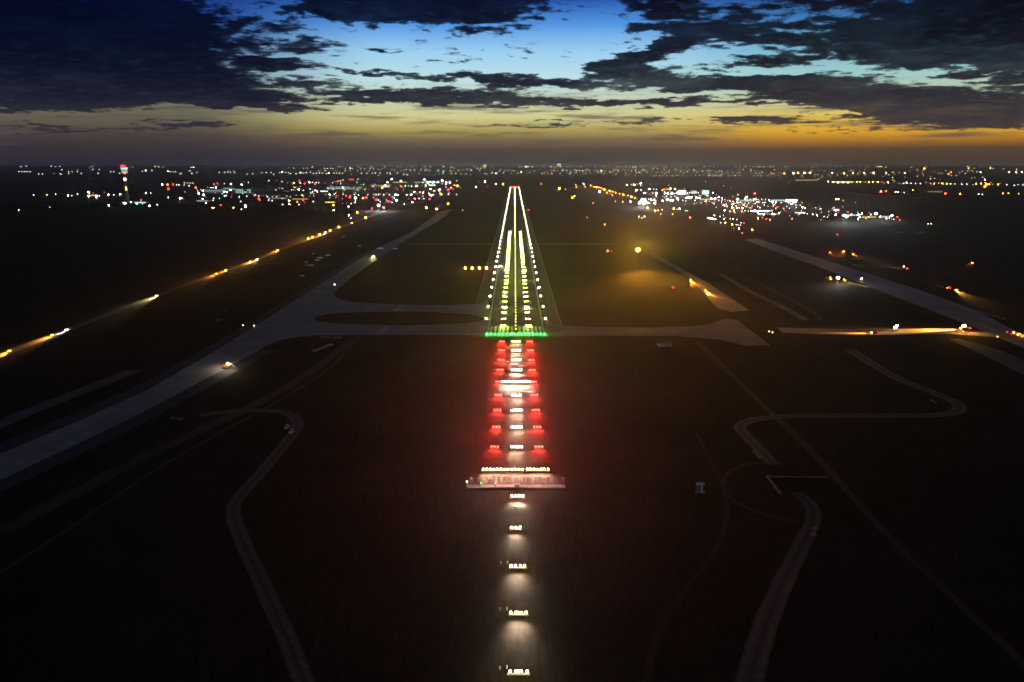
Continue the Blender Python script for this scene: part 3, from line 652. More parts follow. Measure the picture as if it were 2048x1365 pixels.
def excavator(px, py, rz, label, lampc='a', power=3e4):
    p = at(px, py); o = link('excavator', None, None, (p.x, p.y, .05), rz); tag(o, label, 'excavator')
    for s in (-1.1, 1.1): MB().prism([(-2.0, .1), (2.0, .1), (2.4, .55), (2.0, 1.0), (-2.0, 1.0), (-2.4, .55)], s - .35, s + .35, 'x').build('crawler_track', M['dark'], o)
    MB().box((0, -.5, 1.75), (2.8, 3.6, 1.2), top=.92).build('body', M['amberp'], o)
    cab = MB().box((-.8, .9, 2.5), (1.1, 1.4, 1.6), top=.9).build('cab', M['amberp'], o); MB().box((-.8, 1.6, 2.7), (.9, .1, 1.0)).build('window', M['glass'], cab)
    MB().tube((.3, 1.0, 1.9), (.3, 4.2, 4.0), .28, 8).build('boom', M['amberp'], o); MB().tube((.3, 4.2, 4.0), (.3, 7.4, 1.6), .2, 8).build('arm', M['white'], o)
    MB().prism([(7.1, 1.7), (7.7, 1.7), (8.1, .9), (7.5, .3), (6.9, .7)], -.2, .8, 'x').build('bucket', M['steel'], o)
    link('work_lamp', lens_mesh(lampc, .32, 300.), o, (-.8, 1.0, 3.5)); link('work_lamp', lens_mesh('w', .26, 200.), o, (.3, 2.4, 3.0))
    spot(o, (.3, 2.6, 2.9), 'w', power, -24, 60); glow(o, (1.6, 2.8, 5.0), (1.0, .85, .65), 5e3); return o  # bare point light added in the air to brighten the machine
def glow(parent, loc, col, power):
    l = bpy.data.lights.new('added_fill_light', 'POINT'); l.color = col; l.energy = power; l.shadow_soft_size = .3
    o = bpy.data.objects.new('added_fill_light', l); COL.objects.link(o); o.parent = parent; o.location = loc
road_dir = lambda x: next((heading(PERI[i + 1], PERI[i]) for i in range(len(PERI) - 1) if PERI[i][0] <= x <= PERI[i + 1][0]), 0)
PV = [(22, 703, 'carw', 'k', 1e5), (108, 671, 'card', 'k', 1e5), (136, 661, 'carw', 'w', 3e4), (315, 593, 'carw', 'y', 1e5), (434, 549, 'card', 'k', 9e4), (453, 541.5, 'carw', 'k', 8e4), (502, 524.5, 'card', 'k', 8e4), (515, 520, 'carw', 'y', 8e4),
      (556, 502, 'carr', 'k', 1e5), (617, 478, 'card', 'k', 7e4), (625, 475, 'carw', 'k', 8e4), (640, 470, 'card', 'k', 7e4), (651, 466, 'carw', 'y', 7e4), (661, 462, 'card', 'k', 7e4), (679, 455, 'carw', 'k', 9e4), (704, 447, 'card', 'k', 7e4)]
for i, (x, yv, pt, hl, pw) in enumerate(PV):
    car(x, yv, road_dir(x), pt, hl, '%s vehicle from the left edge along the left perimeter road' % nth(i + 1), pw * 1.0, 60., hr=.3 if i < 3 else .36 if i < 8 else .5)
car(1381, 562, heading((1380, 562), (1410, 584)), 'card', 'k', 'amber-lit vehicle on the brown taxiway, farther of two', 1.2e5, 50., beacon='o', hr=.3)
car(1411, 584, heading((1411, 584), (1440, 600)), 'carw', 'k', 'amber-lit vehicle on the brown taxiway, nearer of two', 1.2e5, 50., beacon='o', hr=.3)
truck(1342, 577, heading((1342, 577), (1310, 570)), 'white', 'o', 'truck with red tail lights in the grass right of the runway', 3e5)
truck(1219, 505, heading((1219, 505), (1190, 506)), 'white', 'y', 'small lit truck left of the big orange lamp', 5e4, 'o')
car(1211, 450, heading((1211, 450), (1180, 452)), 'carr', 'o', 'vehicle with a low orange glow right of the runway', 5e4, 40., hr=.7)
car(747, 514, heading((747, 514), (738, 524)), 'carw', 'z', 'car with bright headlights coming down the diagonal taxiway', 3e4, 80., tail=False, hr=.5)
svc = car(1001, 533.5, heading((1001, 533), (960, 533)), 'carw', 'c', 'service car with white beam crossing the runway at the left lights', 5e5, 40., hr=.3)
glow(svc, (-2.0, 0, 3.2), (.85, .95, 1.0), 9e3)  # extra point light without a fitting, added to brighten car and runway
car(583, 866, heading((583, 866), (545, 915)), 'carw', 'w', 'parked white car on the lower left road bend, nearer of two', 0, head=False, tail=False)
car(574, 857, heading((574, 857), (540, 905)), 'carw', 'w', 'parked white car on the lower left road bend, farther of two', 0, head=False, tail=False)
excavator(452, 738, heading((452, 738), (490, 741)), 'orange excavator with work lamps beside the diagonal taxiway')
truck(1657, 560, heading((1657, 560), (1690, 566)), 'amberp', 'a', 'orange truck at the floodlit works beside the right taxiway', 3e4, 'o')
car(1688, 562, heading((1688, 562), (1720, 572)), 'card', 'a', 'car beside the floodlit works at the right taxiway', 4e4, beacon='o')
truck(1810, 539, heading((1810, 539), (1775, 533)), 'white', 't', 'white-lit truck with beam pointing left beyond the right taxiway', 9e4, 'w')
RV = [(1675, 471, 'carr', 'o', (1655, 465)), (1661, 507, 'carr', 'o', (1625, 494)), (1688, 504, 'card', 'o', (1678, 508)), (1705, 510, 'carr', 'o', (1716, 513)), (1898, 578, 'carr', 'o', (1866, 568)), (1911, 582, 'card', 'a', (1930, 590)),
      (1945, 527, 'carr', 'o', (1940, 529)), (1749, 668, 'carr', 'k', (1700, 667)), (2021, 667, 'carr', 'k', (2060, 671)), (2029, 671, 'carw', 'k', (2070, 676))]
for i, (x, yv, pt, hl, q) in enumerate(RV):
    car(x, yv, heading((x, yv), q), pt, hl, '%s red-tailed vehicle from the left on the roads at right' % nth(1 + sorted(v[0] for v in RV).index(x)), 1.5e5 if i > 6 else 7e4 if i not in (6,) else 5e3, 80., hr=.34, beacon='r' if i in (3, 4, 0) else None)
truck(1930, 660, heading((1930, 660), (1860, 661)), 'yellowp', 'a', 'amber work truck on the level road at right', 1.6e6, 'o')
car(1150, 393, heading((1150, 393), (1120, 393)), 'card', 'a', 'vehicle with orange lamps beyond the runway right side', 1e5, 60., hr=1.0)

# ------------------------------------------------------------------ lamps: masts, street lamps, far lit houses
def lamps():
    out = []
    def crop(x0, y0, sc, items):
        for it in items.split():
            a = it.split(','); out.append((x0 + float(a[0]) / sc, y0 + float(a[1]) / sc, a[2], int(a[3])))
    crop(330, 320, 10.24, "60,240,y,2 105,248,w,1 167,248,w,1 218,250,y,1 330,285,w,1 340,330,w,1 370,330,w,1 535,152,w,1 583,152,y,2 515,230,w,1 550,285,w,1 655,258,w,1 1110,262,y,1 1218,258,w,1 1280,258,w,1 1342,260,w,1 1430,262,w,1 935,330,w,1 972,326,w,1 1680,292,w,1 1795,290,y,1 395,472,y,1 458,474,y,1 515,476,y,1 570,478,y,1 392,515,y,1 55,510,o,2 165,505,r,2 240,515,w,1 285,515,w,1 75,595,r,2 495,535,w,1 632,570,r,3 1005,500,r,2 1085,498,a,1 1350,498,w,3 1620,452,r,1 1570,510,w,2 1705,460,w,1 690,690,w,2 775,630,w,2 790,715,w,3 770,800,w,2 940,570,w,1 990,570,w,1 1040,575,w,2 1040,640,w,3 1195,605,w,2 1215,655,w,2 1275,665,w,2 1340,625,w,2 1160,650,w,1 310,790,w,3 365,792,a,1 65,772,w,1 995,790,w,1 985,832,y,1 1118,790,g,1 1220,740,w,1 1252,740,w,1 1358,755,o,1 1520,760,w,1 1675,745,w,1 1552,852,w,1 840,885,w,2 985,985,a,3 1140,930,r,2 1405,985,a,2 1650,925,w,2 1650,970,w,2 1565,1015,w,1 1800,690,w,1 1850,718,w,1 1910,785,r,2 1940,820,r,2 1925,745,w,1")
    crop(520, 320, 10.24, "40,262,w,1 128,262,w,1 228,262,y,1 280,300,w,1 352,305,w,1 400,266,w,1 452,250,w,2 520,268,w,1 580,268,w,1 625,288,w,1 738,290,w,1 830,268,y,2 900,270,w,1 950,270,w,1 1037,255,w,1 1090,283,w,1 1155,277,w,1 1215,275,w,1 1272,275,y,1 1360,285,w,1 1410,278,y,2 1515,275,w,1 1570,277,w,1 1630,275,w,1 1692,275,w,1 585,170,w,1 695,172,w,1 890,175,w,1 965,170,w,1 1320,175,w,1 1383,178,w,1 1445,178,w,1 1495,178,w,1 1750,178,y,1 1850,170,y,2 1900,182,y,1 178,428,w,1 338,420,r,1 450,442,w,1 543,393,w,1 700,472,a,2 808,432,r,2 825,475,w,1 915,490,r,2 1010,455,w,2 1070,465,w,1 1125,490,r,2 1150,465,w,1 1200,470,w,1 1190,408,w,1 1330,480,r,1 1485,470,w,1 1530,445,r,1 1590,435,r,2 1645,435,o,2 1655,490,w,1 1702,412,w,1 1982,460,g,1 2010,400,w,1 238,560,w,2 325,615,y,1 590,665,w,1 700,563,y,1 1027,595,w,1 795,610,w,2 800,670,w,1 885,628,w,1 890,685,a,2 945,680,w,3 865,725,a,2 1040,680,w,1 1125,630,w,1 1075,655,w,1 1165,650,w,2 1370,645,w,1 1365,570,w,1 1395,582,w,1 1540,573,y,1 1700,575,w,2 1825,573,w,1 2025,545,w,1 1020,740,o,1 1100,738,a,1 1425,710,w,2 1525,705,w,1 1560,742,a,1 1700,705,w,1 1758,733,r,2 1840,770,r,2 1955,780,w,3 1955,830,w,1 1950,870,w,1 1935,715,w,1 2025,725,w,1 460,797,b,1 600,840,a,3 600,915,w,2 765,860,o,2 880,832,r,2 920,875,r,1 175,825,w,1 245,838,w,1 465,915,w,1 800,915,w,1 340,757,y,1 150,757,w,1 1090,857,w,1 1500,925,o,3 1690,893,r,1 1775,890,o,1 1865,893,w,1 1815,955,w,2 1525,1030,w,3 1590,1048,w,1 1650,1070,w,1 1715,1090,w,1 1820,1140,w,2 1865,1195,w,1 1990,1080,o,3")
    crop(720, 320, 10.24, "15,185,w,1 100,185,w,1 208,178,w,1 275,190,w,1 460,180,o,1 505,143,w,1 33,277,w,1 142,277,w,1 252,277,w,1 305,278,w,1 410,277,w,1 555,275,w,1 615,274,w,1 768,275,w,1 895,297,w,1 1065,143,y,1 1018,208,y,1 1110,203,o,1 1250,210,y,1 1345,213,a,1 1385,210,y,1 1600,217,w,1 1705,240,g,1 1700,280,g,1 1860,157,y,1 1915,172,y,1 1850,220,w,1 1890,225,w,1 338,358,w,1 115,378,g,1 155,398,r,1 190,385,w,1 652,393,w,3 840,430,w,3 565,462,w,2 840,535,r,2 300,503,b,1 80,510,y,1 152,525,a,1 272,543,w,1 455,570,o,3 515,530,w,3 560,553,o,1 755,585,r,1 930,532,w,1 1000,530,g,1 1055,538,w,1 1155,535,w,2 1320,403,w,3 1375,460,w,3 1430,455,w,3 1390,480,y,2 1505,460,w,3 1598,460,w,2 1680,425,w,3 1765,470,w,2 1760,500,w,1 1840,465,w,3 1290,465,w,1 1345,527,w,2 1980,430,w,1 1935,520,o,2 1995,530,o,3 1630,615,w,4 1445,600,a,3 1525,635,o,2 1665,705,o,3 1810,612,r,2 1865,573,w,1 1905,602,r,1 1230,665,o,2 1295,672,w,2 1112,660,w,2 1050,715,w,2 1285,743,r,2 1440,720,w,2 1500,715,w,1 1410,685,w,1 1305,795,b,1 1430,797,r,2 1125,795,r,3 1210,795,w,1 1073,870,w,2 720,718,w,2 768,720,w,2 750,830,w,3 703,782,w,1 330,710,w,1 380,715,w,1 485,718,w,1 605,713,w,1 960,720,w,1 65,785,o,3 130,775,r,2 300,803,r,1 345,820,r,2 385,827,w,1 540,810,r,1 575,848,r,2 615,850,r,1 655,873,w,1 415,860,w,1 385,930,w,5 490,985,r,3 240,995,r,2 905,910,w,1 1360,978,o,4 1575,1010,o,4 1805,903,o,3 115,1185,o,5 1810,706,w,1 1980,712,w,1")
    crop(512, 300, 4, "1760,297,w,2 1785,257,o,1 1833,255,w,2 1853,293,r,1 1920,273,w,2 1978,273,o,3 1653,482,w,1 1830,145,y,1 1800,148,y,1 1770,148,w,1 1725,165,w,1 1790,165,w,1 1830,190,w,1 1890,185,w,1 1920,190,w,2 1945,170,w,1 1980,185,w,1 1640,193,a,1 1680,193,o,1 1600,190,y,1 1565,190,y,1")
    crop(1024, 300, 4, "235,273,o,2 378,310,o,4 365,330,o,1 428,318,w,1 133,480,r,2 483,382,o,3 515,300,o,2 585,296,o,2 573,275,b,2 510,280,w,1 20,170,y,1 75,180,y,2 110,135,y,2 155,135,a,1 290,197,r,1 340,148,y,1 385,130,y,2 405,165,w,1 440,165,w,1 540,168,w,1 565,170,w,1 590,190,w,1 620,168,w,1 715,168,y,2 785,180,o,2 850,170,w,1 910,187,a,1 940,140,y,1 970,145,y,1 990,145,y,1 1020,180,a,2 1065,165,w,1 1080,180,w,1 1130,150,w,1 1165,150,w,1 1200,180,y,1 1215,155,w,1 1255,183,y,1 1345,178,g,1 1455,160,y,1 1480,180,w,1 1520,165,y,1 1560,170,o,1 1580,165,y,1 1630,180,w,1 1680,180,y,1 1770,180,w,1 1820,185,w,1 1850,160,y,1 1910,160,y,1 1970,135,y,1 2010,135,y,1 2000,180,w,1 1890,222,w,1 870,210,w,1 620,203,w,1 513,183,w,1 460,193,w,1 385,190,w,1 320,190,w,1 240,190,w,1 150,210,w,1 650,425,o,2 133,135,y,1 180,170,w,1 690,185,w,1 1300,160,y,1 1400,175,w,1")
    crop(1170, 360, 10.24, "120,115,o,2 190,140,o,2 235,150,o,3 290,160,o,2 330,167,o,2 375,190,o,2 400,200,o,3 430,200,o,1 510,225,o,4 570,245,o,2 625,265,o,2 710,285,o,2 788,305,o,3 880,325,o,2 950,350,o,3 1020,373,o,2 1060,380,o,1 300,240,w,4 385,268,o,1 450,265,o,2 520,280,o,1 560,315,o,2 620,443,w,1 775,450,o,2 930,447,w,2 1160,440,w,4 1120,470,w,4 1220,420,w,4 1200,470,w,4 1270,470,w,3 1170,400,w,3 1320,480,w,1 1430,480,y,3 1350,400,w,2 1410,415,w,2 1450,430,w,1 1300,400,w,1 1280,570,o,3 1435,635,o,3 1495,628,o,2 1580,615,w,1 1550,700,o,2 1793,700,o,2 1820,592,o,3 1885,605,y,1 1940,590,w,2 865,105,y,2 950,100,y,1 1000,105,y,2 1035,108,y,1 1070,85,y,1 1140,70,w,2 1140,112,w,1 1052,212,a,3 1148,210,w,1 1320,192,w,2 1470,200,w,1 1215,272,w,2 1318,297,r,1 1390,270,w,1 1460,280,w,3 1460,330,w,1 1585,212,o,2 1745,185,w,3 1838,190,o,4 1640,275,w,2 1700,280,w,2 1780,280,w,3 1830,285,w,1 1900,270,w,3 1995,265,w,4 1670,340,w,1 1760,355,y,1 1585,430,w,2 1690,400,w,3 1740,420,w,2 1790,425,w,2 1895,385,w,3 2000,420,g,1 1100,770,o,2 1160,782,w,1 1215,755,y,2 1105,750,w,1 40,770,w,1")
    crop(1360, 360, 10.24, "50,265,w,4 150,270,w,1 195,265,w,1 243,265,w,1 375,265,w,1 395,325,b,1 440,322,r,1 550,325,w,1 675,270,w,2 170,360,w,3 125,375,w,2 235,360,w,2 340,370,w,3 400,375,w,2 305,425,w,1 115,435,w,1 645,385,w,3 715,385,w,3 790,355,w,2 865,375,w,2 790,420,w,1 530,430,y,2 600,440,y,1 850,460,w,1 860,490,r,1 905,513,w,2 950,503,w,1 965,545,o,2 695,490,w,1 748,563,w,1 1025,435,w,1 1050,472,r,1 1085,500,w,2 1085,445,w,1 1180,390,w,4 1175,465,y,2 1235,462,w,1 1365,355,w,4 1330,395,w,2 1440,400,g,1 1535,280,r,3 1515,400,w,2 1560,400,w,1 1590,455,w,2 1675,400,w,1 1750,405,y,1 1830,425,w,2 1890,410,w,1 1895,465,w,2 1960,465,w,2 1695,470,w,1 1738,460,w,1 1722,517,w,1 1915,522,w,1 1540,487,w,1 1410,475,g,1 1330,475,g,1 1310,525,o,2 1380,520,o,1 1980,560,r,2 2015,555,r,1 1590,550,w,1 1640,580,w,1 1455,585,r,1 1275,585,w,2 1075,570,w,2 1170,570,w,2 1210,575,w,1 1110,630,o,4 915,622,w,2 1025,645,r,3 1265,650,o,2 1310,660,o,1 1330,632,w,1 1400,640,w,1 1465,635,w,2 1500,640,w,2 1540,640,w,2 1590,645,w,2 1640,640,w,2 1700,640,w,2 1740,635,w,2 1800,650,w,1 1600,690,w,2 1635,700,w,2 1710,705,w,3 1905,700,y,3 1940,710,w,1 2025,680,w,2 1450,705,o,1 1595,785,o,4 1690,775,o,1 1770,800,r,2 1845,820,r,3 705,730,o,3 820,750,w,1 890,725,y,1 590,780,w,3 650,795,w,3 705,805,w,3 905,800,w,2 1030,795,w,1 1085,805,w,2 1165,812,w,1 835,880,w,1 930,880,o,3 1065,915,o,3 1250,880,w,1 1305,885,r,2 1150,925,w,1 1190,925,w,1 1240,925,w,1 1105,995,r,1 1210,1000,y,2 1480,1025,o,3 1275,1090,r,2 205,770,r,3 115,632,g,1 155,634,y,1 1045,160,r,1 525,40,w,1 895,122,w,1")
    crop(1540, 360, 7.314, "35,320,w,2 165,335,w,1 240,310,w,3 280,320,w,3 345,325,w,4 320,360,w,2 375,365,w,1 440,370,y,1 475,400,w,2 510,412,w,2 380,408,w,1 470,335,y,1 612,413,r,1 668,408,w,1 745,422,w,1 960,285,y,2 1000,285,y,2 1070,305,y,1 40,500,y,3 130,485,w,2 435,490,w,2 490,490,w,1 545,500,w,1 625,505,w,2 690,522,w,2 670,487,r,1 790,540,w,1 840,548,w,1 960,512,w,2 1085,520,w,4 1120,540,w,4 1140,470,r,2 1190,508,w,2 1298,512,w,3 1310,548,w,2 1350,492,y,2 1290,575,y,2 1405,567,y,1 1440,545,w,1 1548,495,w,4 1475,512,w,1 1608,545,w,2 1635,552,o,1 1700,560,w,2 1745,560,w,1 1780,525,w,3 1860,542,r,2 1810,575,w,1 1898,588,y,1 320,570,o,2 1840,175,w,1 1880,178,w,1 1963,190,y,1 370,320,w,3")
    crop(1536, 300, 4, "20,140,y,1 50,160,y,1 130,190,o,3 60,200,o,2 20,205,o,2 205,190,w,3 240,185,a,3 290,185,w,4 335,185,y,3 255,205,r,1 350,165,y,1 410,205,a,2 380,210,r,1 515,185,w,2 530,207,b,2 610,190,a,3 680,187,a,2 720,190,a,1 770,185,w,2 845,187,y,3 850,205,a,1 945,185,y,2 1000,180,y,1 1095,187,y,2 1100,205,y,1 1155,207,r,3 1065,207,w,1 1250,150,o,3 1275,210,y,1 1355,205,y,2 1445,195,o,2 1465,180,o,2 1490,210,a,1 1525,210,a,1 1700,180,y,2 1605,148,a,2 1650,148,a,1 1780,148,a,2 1800,150,a,1 1885,152,y,1 1990,155,y,1 1930,180,y,2 1985,182,y,2 2030,180,y,2 1640,237,w,1 1670,237,w,1 1690,238,w,1 1735,240,w,2 1750,240,w,1 1960,215,w,1 1900,215,w,1 2000,215,w,1 480,255,y,2 520,258,y,2 560,260,y,2 600,260,y,2 640,262,y,2 710,258,a,2 740,258,a,2 780,258,a,1 810,258,a,2 840,258,a,2 880,258,a,2 910,258,a,1 960,260,a,3 930,265,r,1 1050,268,r,1 1110,262,y,2 1085,268,w,1 1145,268,w,1 1180,270,w,1 1220,270,w,1 1265,262,a,1 1300,270,y,1 1330,270,a,2 1365,268,y,1 1395,270,a,2 1430,272,a,2 1460,272,a,2 1495,273,w,1 1550,275,w,1 1590,275,w,1 1640,278,a,1 1665,272,a,2 1705,270,a,2 1740,265,a,2 1770,275,a,2 1800,275,a,1 1840,277,a,2 1855,272,a,1 1910,280,w,1 1970,285,w,1 2000,280,w,1 2040,280,w,1 905,333,r,4 945,330,o,2 1020,337,w,1 1040,340,w,1 1090,343,w,1 1160,323,a,2 1190,320,w,1 1420,350,r,3 1537,355,o,3 1685,355,w,1 1715,357,w,1 1880,348,o,2 1925,348,o,2 2005,352,y,1 1280,592,w,1 1305,592,w,1")
    crop(0, 300, 4, "15,213,g,1 125,200,w,1 150,175,w,1 175,175,w,1 197,175,w,1 217,175,w,1 242,175,w,1 155,198,w,1 210,130,w,1 310,195,w,1 340,195,w,1 410,130,w,1 445,132,w,1 478,132,w,1 480,193,w,1 495,160,w,1 550,175,y,1 575,175,y,1 550,190,w,1 620,175,w,1 650,190,w,1 785,190,w,1 885,177,w,1 910,177,w,1 957,190,w,1 1140,172,w,1 1165,165,w,2 1215,165,w,1 1240,135,o,2 1270,135,w,1 270,363,w,1 375,360,o,2 445,355,w,1 545,365,y,2 575,367,y,1 620,355,w,1 712,340,w,3 710,370,w,2 745,345,o,1 770,372,w,2 795,370,w,1 835,340,r,1 868,358,w,2 910,360,w,1 963,355,w,2 1003,357,w,1 775,388,b,1 1167,347,w,2 1207,347,w,1 368,458,w,1 398,460,y,1 150,483,w,1 870,445,w,2 1000,430,w,3 1048,420,w,2 1095,430,g,2 1130,405,r,2 1140,432,g,1 1195,448,w,2 1258,440,w,1 1300,278,w,2 1340,278,o,2 1383,278,r,1 1345,312,r,2 1345,382,w,1")
    return out
LAMPS = lamps()
SL = {}     # sizes -> strength
CK = dict(o=.4, a=.5, r=.7, y=.7)
STR = {1: 40., 2: 200., 3: 700., 4: 2400., 5: 5000.}
rnd = random.Random(3)
def cluster(px, py):
    if px < 300: return 'the control tower'
    if px < 580: return 'the domed terminal'
    if px < 760: return 'the long terminal'
    if px < 960: return 'the far left apron'
    if px < 1160: return 'the runway far end'
    if px < 1300: return 'the orange road at right'
    if px < 1470: return 'the white hangars'
    if px < 1600: return 'the right airport town'
    if px < 1830: return 'the right cargo row'
    return 'the dark right edge'
recs = []
HOUSE = {}
for (px, py, c, s) in LAMPS:
    far = py < 349.5
    if far:   # a lit house of the distant town
        d_t = 27000
        r_ = ray(px, py); t = (d_t if py > 0 else 27000) / math.hypot(r_.x, r_.y)
        if True:
            # meet the rising plain, then stand a few metres above it
            tt = 4000.0
            while tt < t * 1.2 and (CAM.z + r_.z * tt) > gz(CAM + r_ * tt) + 14: tt += 60
            t = min(tt, t)
        p = CAM + r_ * t
        recs.append(('lit_house', px, py, c, s, p))
    else:
        h = 16. if s >= 4 else 11. if s >= 2 else 7.
        p = at(px, py, h); recs.append(('floodlight_mast' if s >= 3 and c in 'wyat' else 'apron_lamp' if px < 1165 else 'street_lamp', px, py, c, s, p))
# label by place: ordinal from the left within neighbourhood, kind and colour
groups = {}
for r_ in recs:
    k = (r_[0], cluster(r_[1], r_[2]) if r_[0] != 'lit_house' else ('the far left skyline' if r_[1] < 600 else 'the middle left skyline' if r_[1] < 960 else 'the middle right skyline' if r_[1] < 1500 else 'the far right skyline'), r_[3])
    groups.setdefault(k, []).append(r_)
POLE = {}
for (kind, place, c), L_ in groups.items():
    L_.sort(key=lambda q: q[1])
    for i, (_, px, py, _, s, p) in enumerate(L_):
        d = (p - CAM).length
        word = {'lit_house': 'lit house on', 'floodlight_mast': 'floodlight mast near', 'street_lamp': 'lamp post near', 'apron_lamp': 'apron lamp near'}[kind]
        lab = ('%s %s %s, %s from the left' % (CNAME[c], word, place, nth(i + 1))) if len(L_) > 1 else 'the only %s %s %s' % (CNAME[c], word, place)
        grp = '%s %s %s' % (CNAME[c], word + 's' if kind != 'lit_house' else 'houses on', place)
        if kind == 'lit_house':
            base = gz(p); hgt = max(p.z - base + 5, 9); wdt = rnd.uniform(12, 20) * d / 12000
            o = link('lit_house', MB().box((0, 6, hgt / 2), (wdt, 12, hgt)).mesh('lit_house', M['roof']), None, (p.x, p.y, base)); tag(o, lab, 'house', grp)
            ww = min(wdt * .8, {1: 5.5, 2: 9.0, 3: 13.0, 4: 16.}[s]) * d / 12000; hh = {1: 4.5, 2: 6, 3: 7., 4: 8.}[s] * d / 12000
            wk = (c, s)
            MB().box((0, -.3, hgt - hh / 2 - .5), (ww, .5, hh)).build('window', em(c, {1: 10., 2: 28., 3: 60., 4: 110.}[s]), o)
        elif kind in ('street_lamp', 'apron_lamp'):
            k = (kind, p.z)
            if k not in POLE: POLE[k] = MB().lathe((0, 0, 0), [(.2, 0), (.12, p.z - .6)], 6).mesh(kind, M['steel'])
            o = link(kind, POLE[k], None, (p.x, p.y, 0)); tag(o, lab, 'street lamp', grp)
            r = min(max(d / 3600., .5), 1.7) * (.85 if s == 1 else 1.15 if s < 3 else 1.5)
            link('lamp_head', lens_mesh(c, round(r, 1), STR[s] * .55 * CK.get(c, 1)), o, (0, 0, p.z))
        else:
            k = ('m', p.z)
            if k not in POLE: POLE[k] = MB().lathe((0, 0, 0), [(.45, 0), (.2, p.z - .8)], 8).box((0, .3, p.z), (3.6, .3, 1.6)).mesh('floodlight_mast', M['steel'])
            o = link('floodlight_mast', POLE[k], None, (p.x, p.y, 0)); tag(o, lab, 'floodlight', grp)
            r = min(max(d / 3600., .6), 1.6) * 1.2
            if s >= 4:
                fl = bpy.data.lights.new('flood_light', 'POINT'); fl.color = EMC['c' if c == 'w' else c]; fl.energy = (1.0e5 if s == 4 else 4e5) * (1 if c == 'w' else 2); fl.shadow_soft_size = .8
                fo = bpy.data.objects.new('flood_light', fl); COL.objects.link(fo); fo.parent = o; fo.location = (0, -2.6, p.z)
            for q in (-1.2, 1.2): link('lamp_head', lens_mesh(c, round(r * .85, 1), STR[s] * .5 * CK.get(c, 1)), o, (q, -.6, p.z))

# the lone big orange lamp on its light tower, and the work lights
def light_tower(px, py, h, c, r, s, label, legs=True):
    p = at(px, py, h); o = link('light_tower', None, None, (p.x, p.y, 0)); tag(o, label, 'light tower')
    MB().lathe((0, 0, 0), [(.28, 0), (.14, h - .4)], 8).build('mast', M['steel'], o)
    MB().box((0, 0, .7), (2.2, 3.2, 1.2)).build('generator', M['yellowp'], o)
    MB().box((0, .2, h), (2.4, .25, 1.0)).build('lamp_bracket', M['steel'], o)
    for q in (-.7, .7): link('lamp_head', lens_mesh(c, r, s), o, (q, -.4, h))
    return o
light_tower_obj = light_tower(1276, 500, 22, 'k', 2.6, 30., 'light tower with one big blazing orange lamp right of the runway')
lt = light_tower_obj; la = bpy.data.lights.new('flood_beam', 'AREA'); la.shape = 'DISK'; la.size = 2.5; la.color = (1.0, .42, .03); la.energy = 2.6e5; la.spread = R(64)
lo = bpy.data.objects.new('flood_beam', la); COL.objects.link(lo); lo.parent = lt; lo.location = (0, -2.6, 22); lo.rotation_euler = (R(-95), 0, R(2))
light_tower(1676, 556, 7, 'w', .6, 1500., 'white work light tower at the right taxiway works')
light_tower(1790, 655, 3, 'w', .35, 60., 'short white light tower at the left end of the amber road')
light_tower(1793.5, 651.5, 4, 'w', .3, 50., 'short white light tower just behind the amber road end')
light_tower(1723, 557.5, 4, 'w', .3, 50., 'small white light tower right of the works')
light_tower(1928, 652, 6, 'a', .5, 900., 'amber light tower above the work truck at right')
stud('taxiway_light', 669, 569.5, .9, 'w', .42, 30., 'single small white light on the diagonal taxiway', 'runway light', None)
for i, (x, yv) in enumerate(((486, 651), (508, 652), (1538, 663.5), (1545, 665.5), (1995, 674))):
    stud('taxiway_light', x, yv, .8, 'y', .3, 18., '%s small dim light from the left beside the taxiways' % nth(i + 1), 'runway light', 'small dim taxiway lights')

# ------------------------------------------------------------------ buildings
def hall(px, py, wpx, hpx, c, s, label, cat='building', name='airport_hall', depth=30, cols=True, wall='wall', strip=.5):
    """px,py: picture px of the facade's lower middle; a hall with a lit glazed front"""
    p = at(px, py); d = (p - CAM).length; w = wpx * d / F; h = max(hpx * d / F, 4.0)
    o = link(name, None, None, (p.x, p.y, 0), R(rnd.uniform(-4, 4))); tag(o, label, cat)
    MB().box((0, depth / 2, h / 2), (w, depth, h)).build('wall', M[wall], o)
    MB().box((0, depth / 2 - 1, h + .5), (w + 3, depth + 5, 1.0)).build('roof', M['roof'], o)
    g_ = MB(); n = max(3, int(w / 7))
    for i in range(n): g_.box((-w / 2 + (i + .5) * w / n, -.15, h * (1 - strip / 2 - .08)), (w / n * .8, .2, h * strip))
    g_.build('window', em(c, s), o)
    if cols:
        MB().box((0, -1.4, h * .42), (w * .98, .3, .5)).build('canopy', M['steel'], o)
    MB().box((w * .3, -.2, h * .16), (w * .05 + 2, .3, h * .3)).build('door', M['steel'], o)
    return o
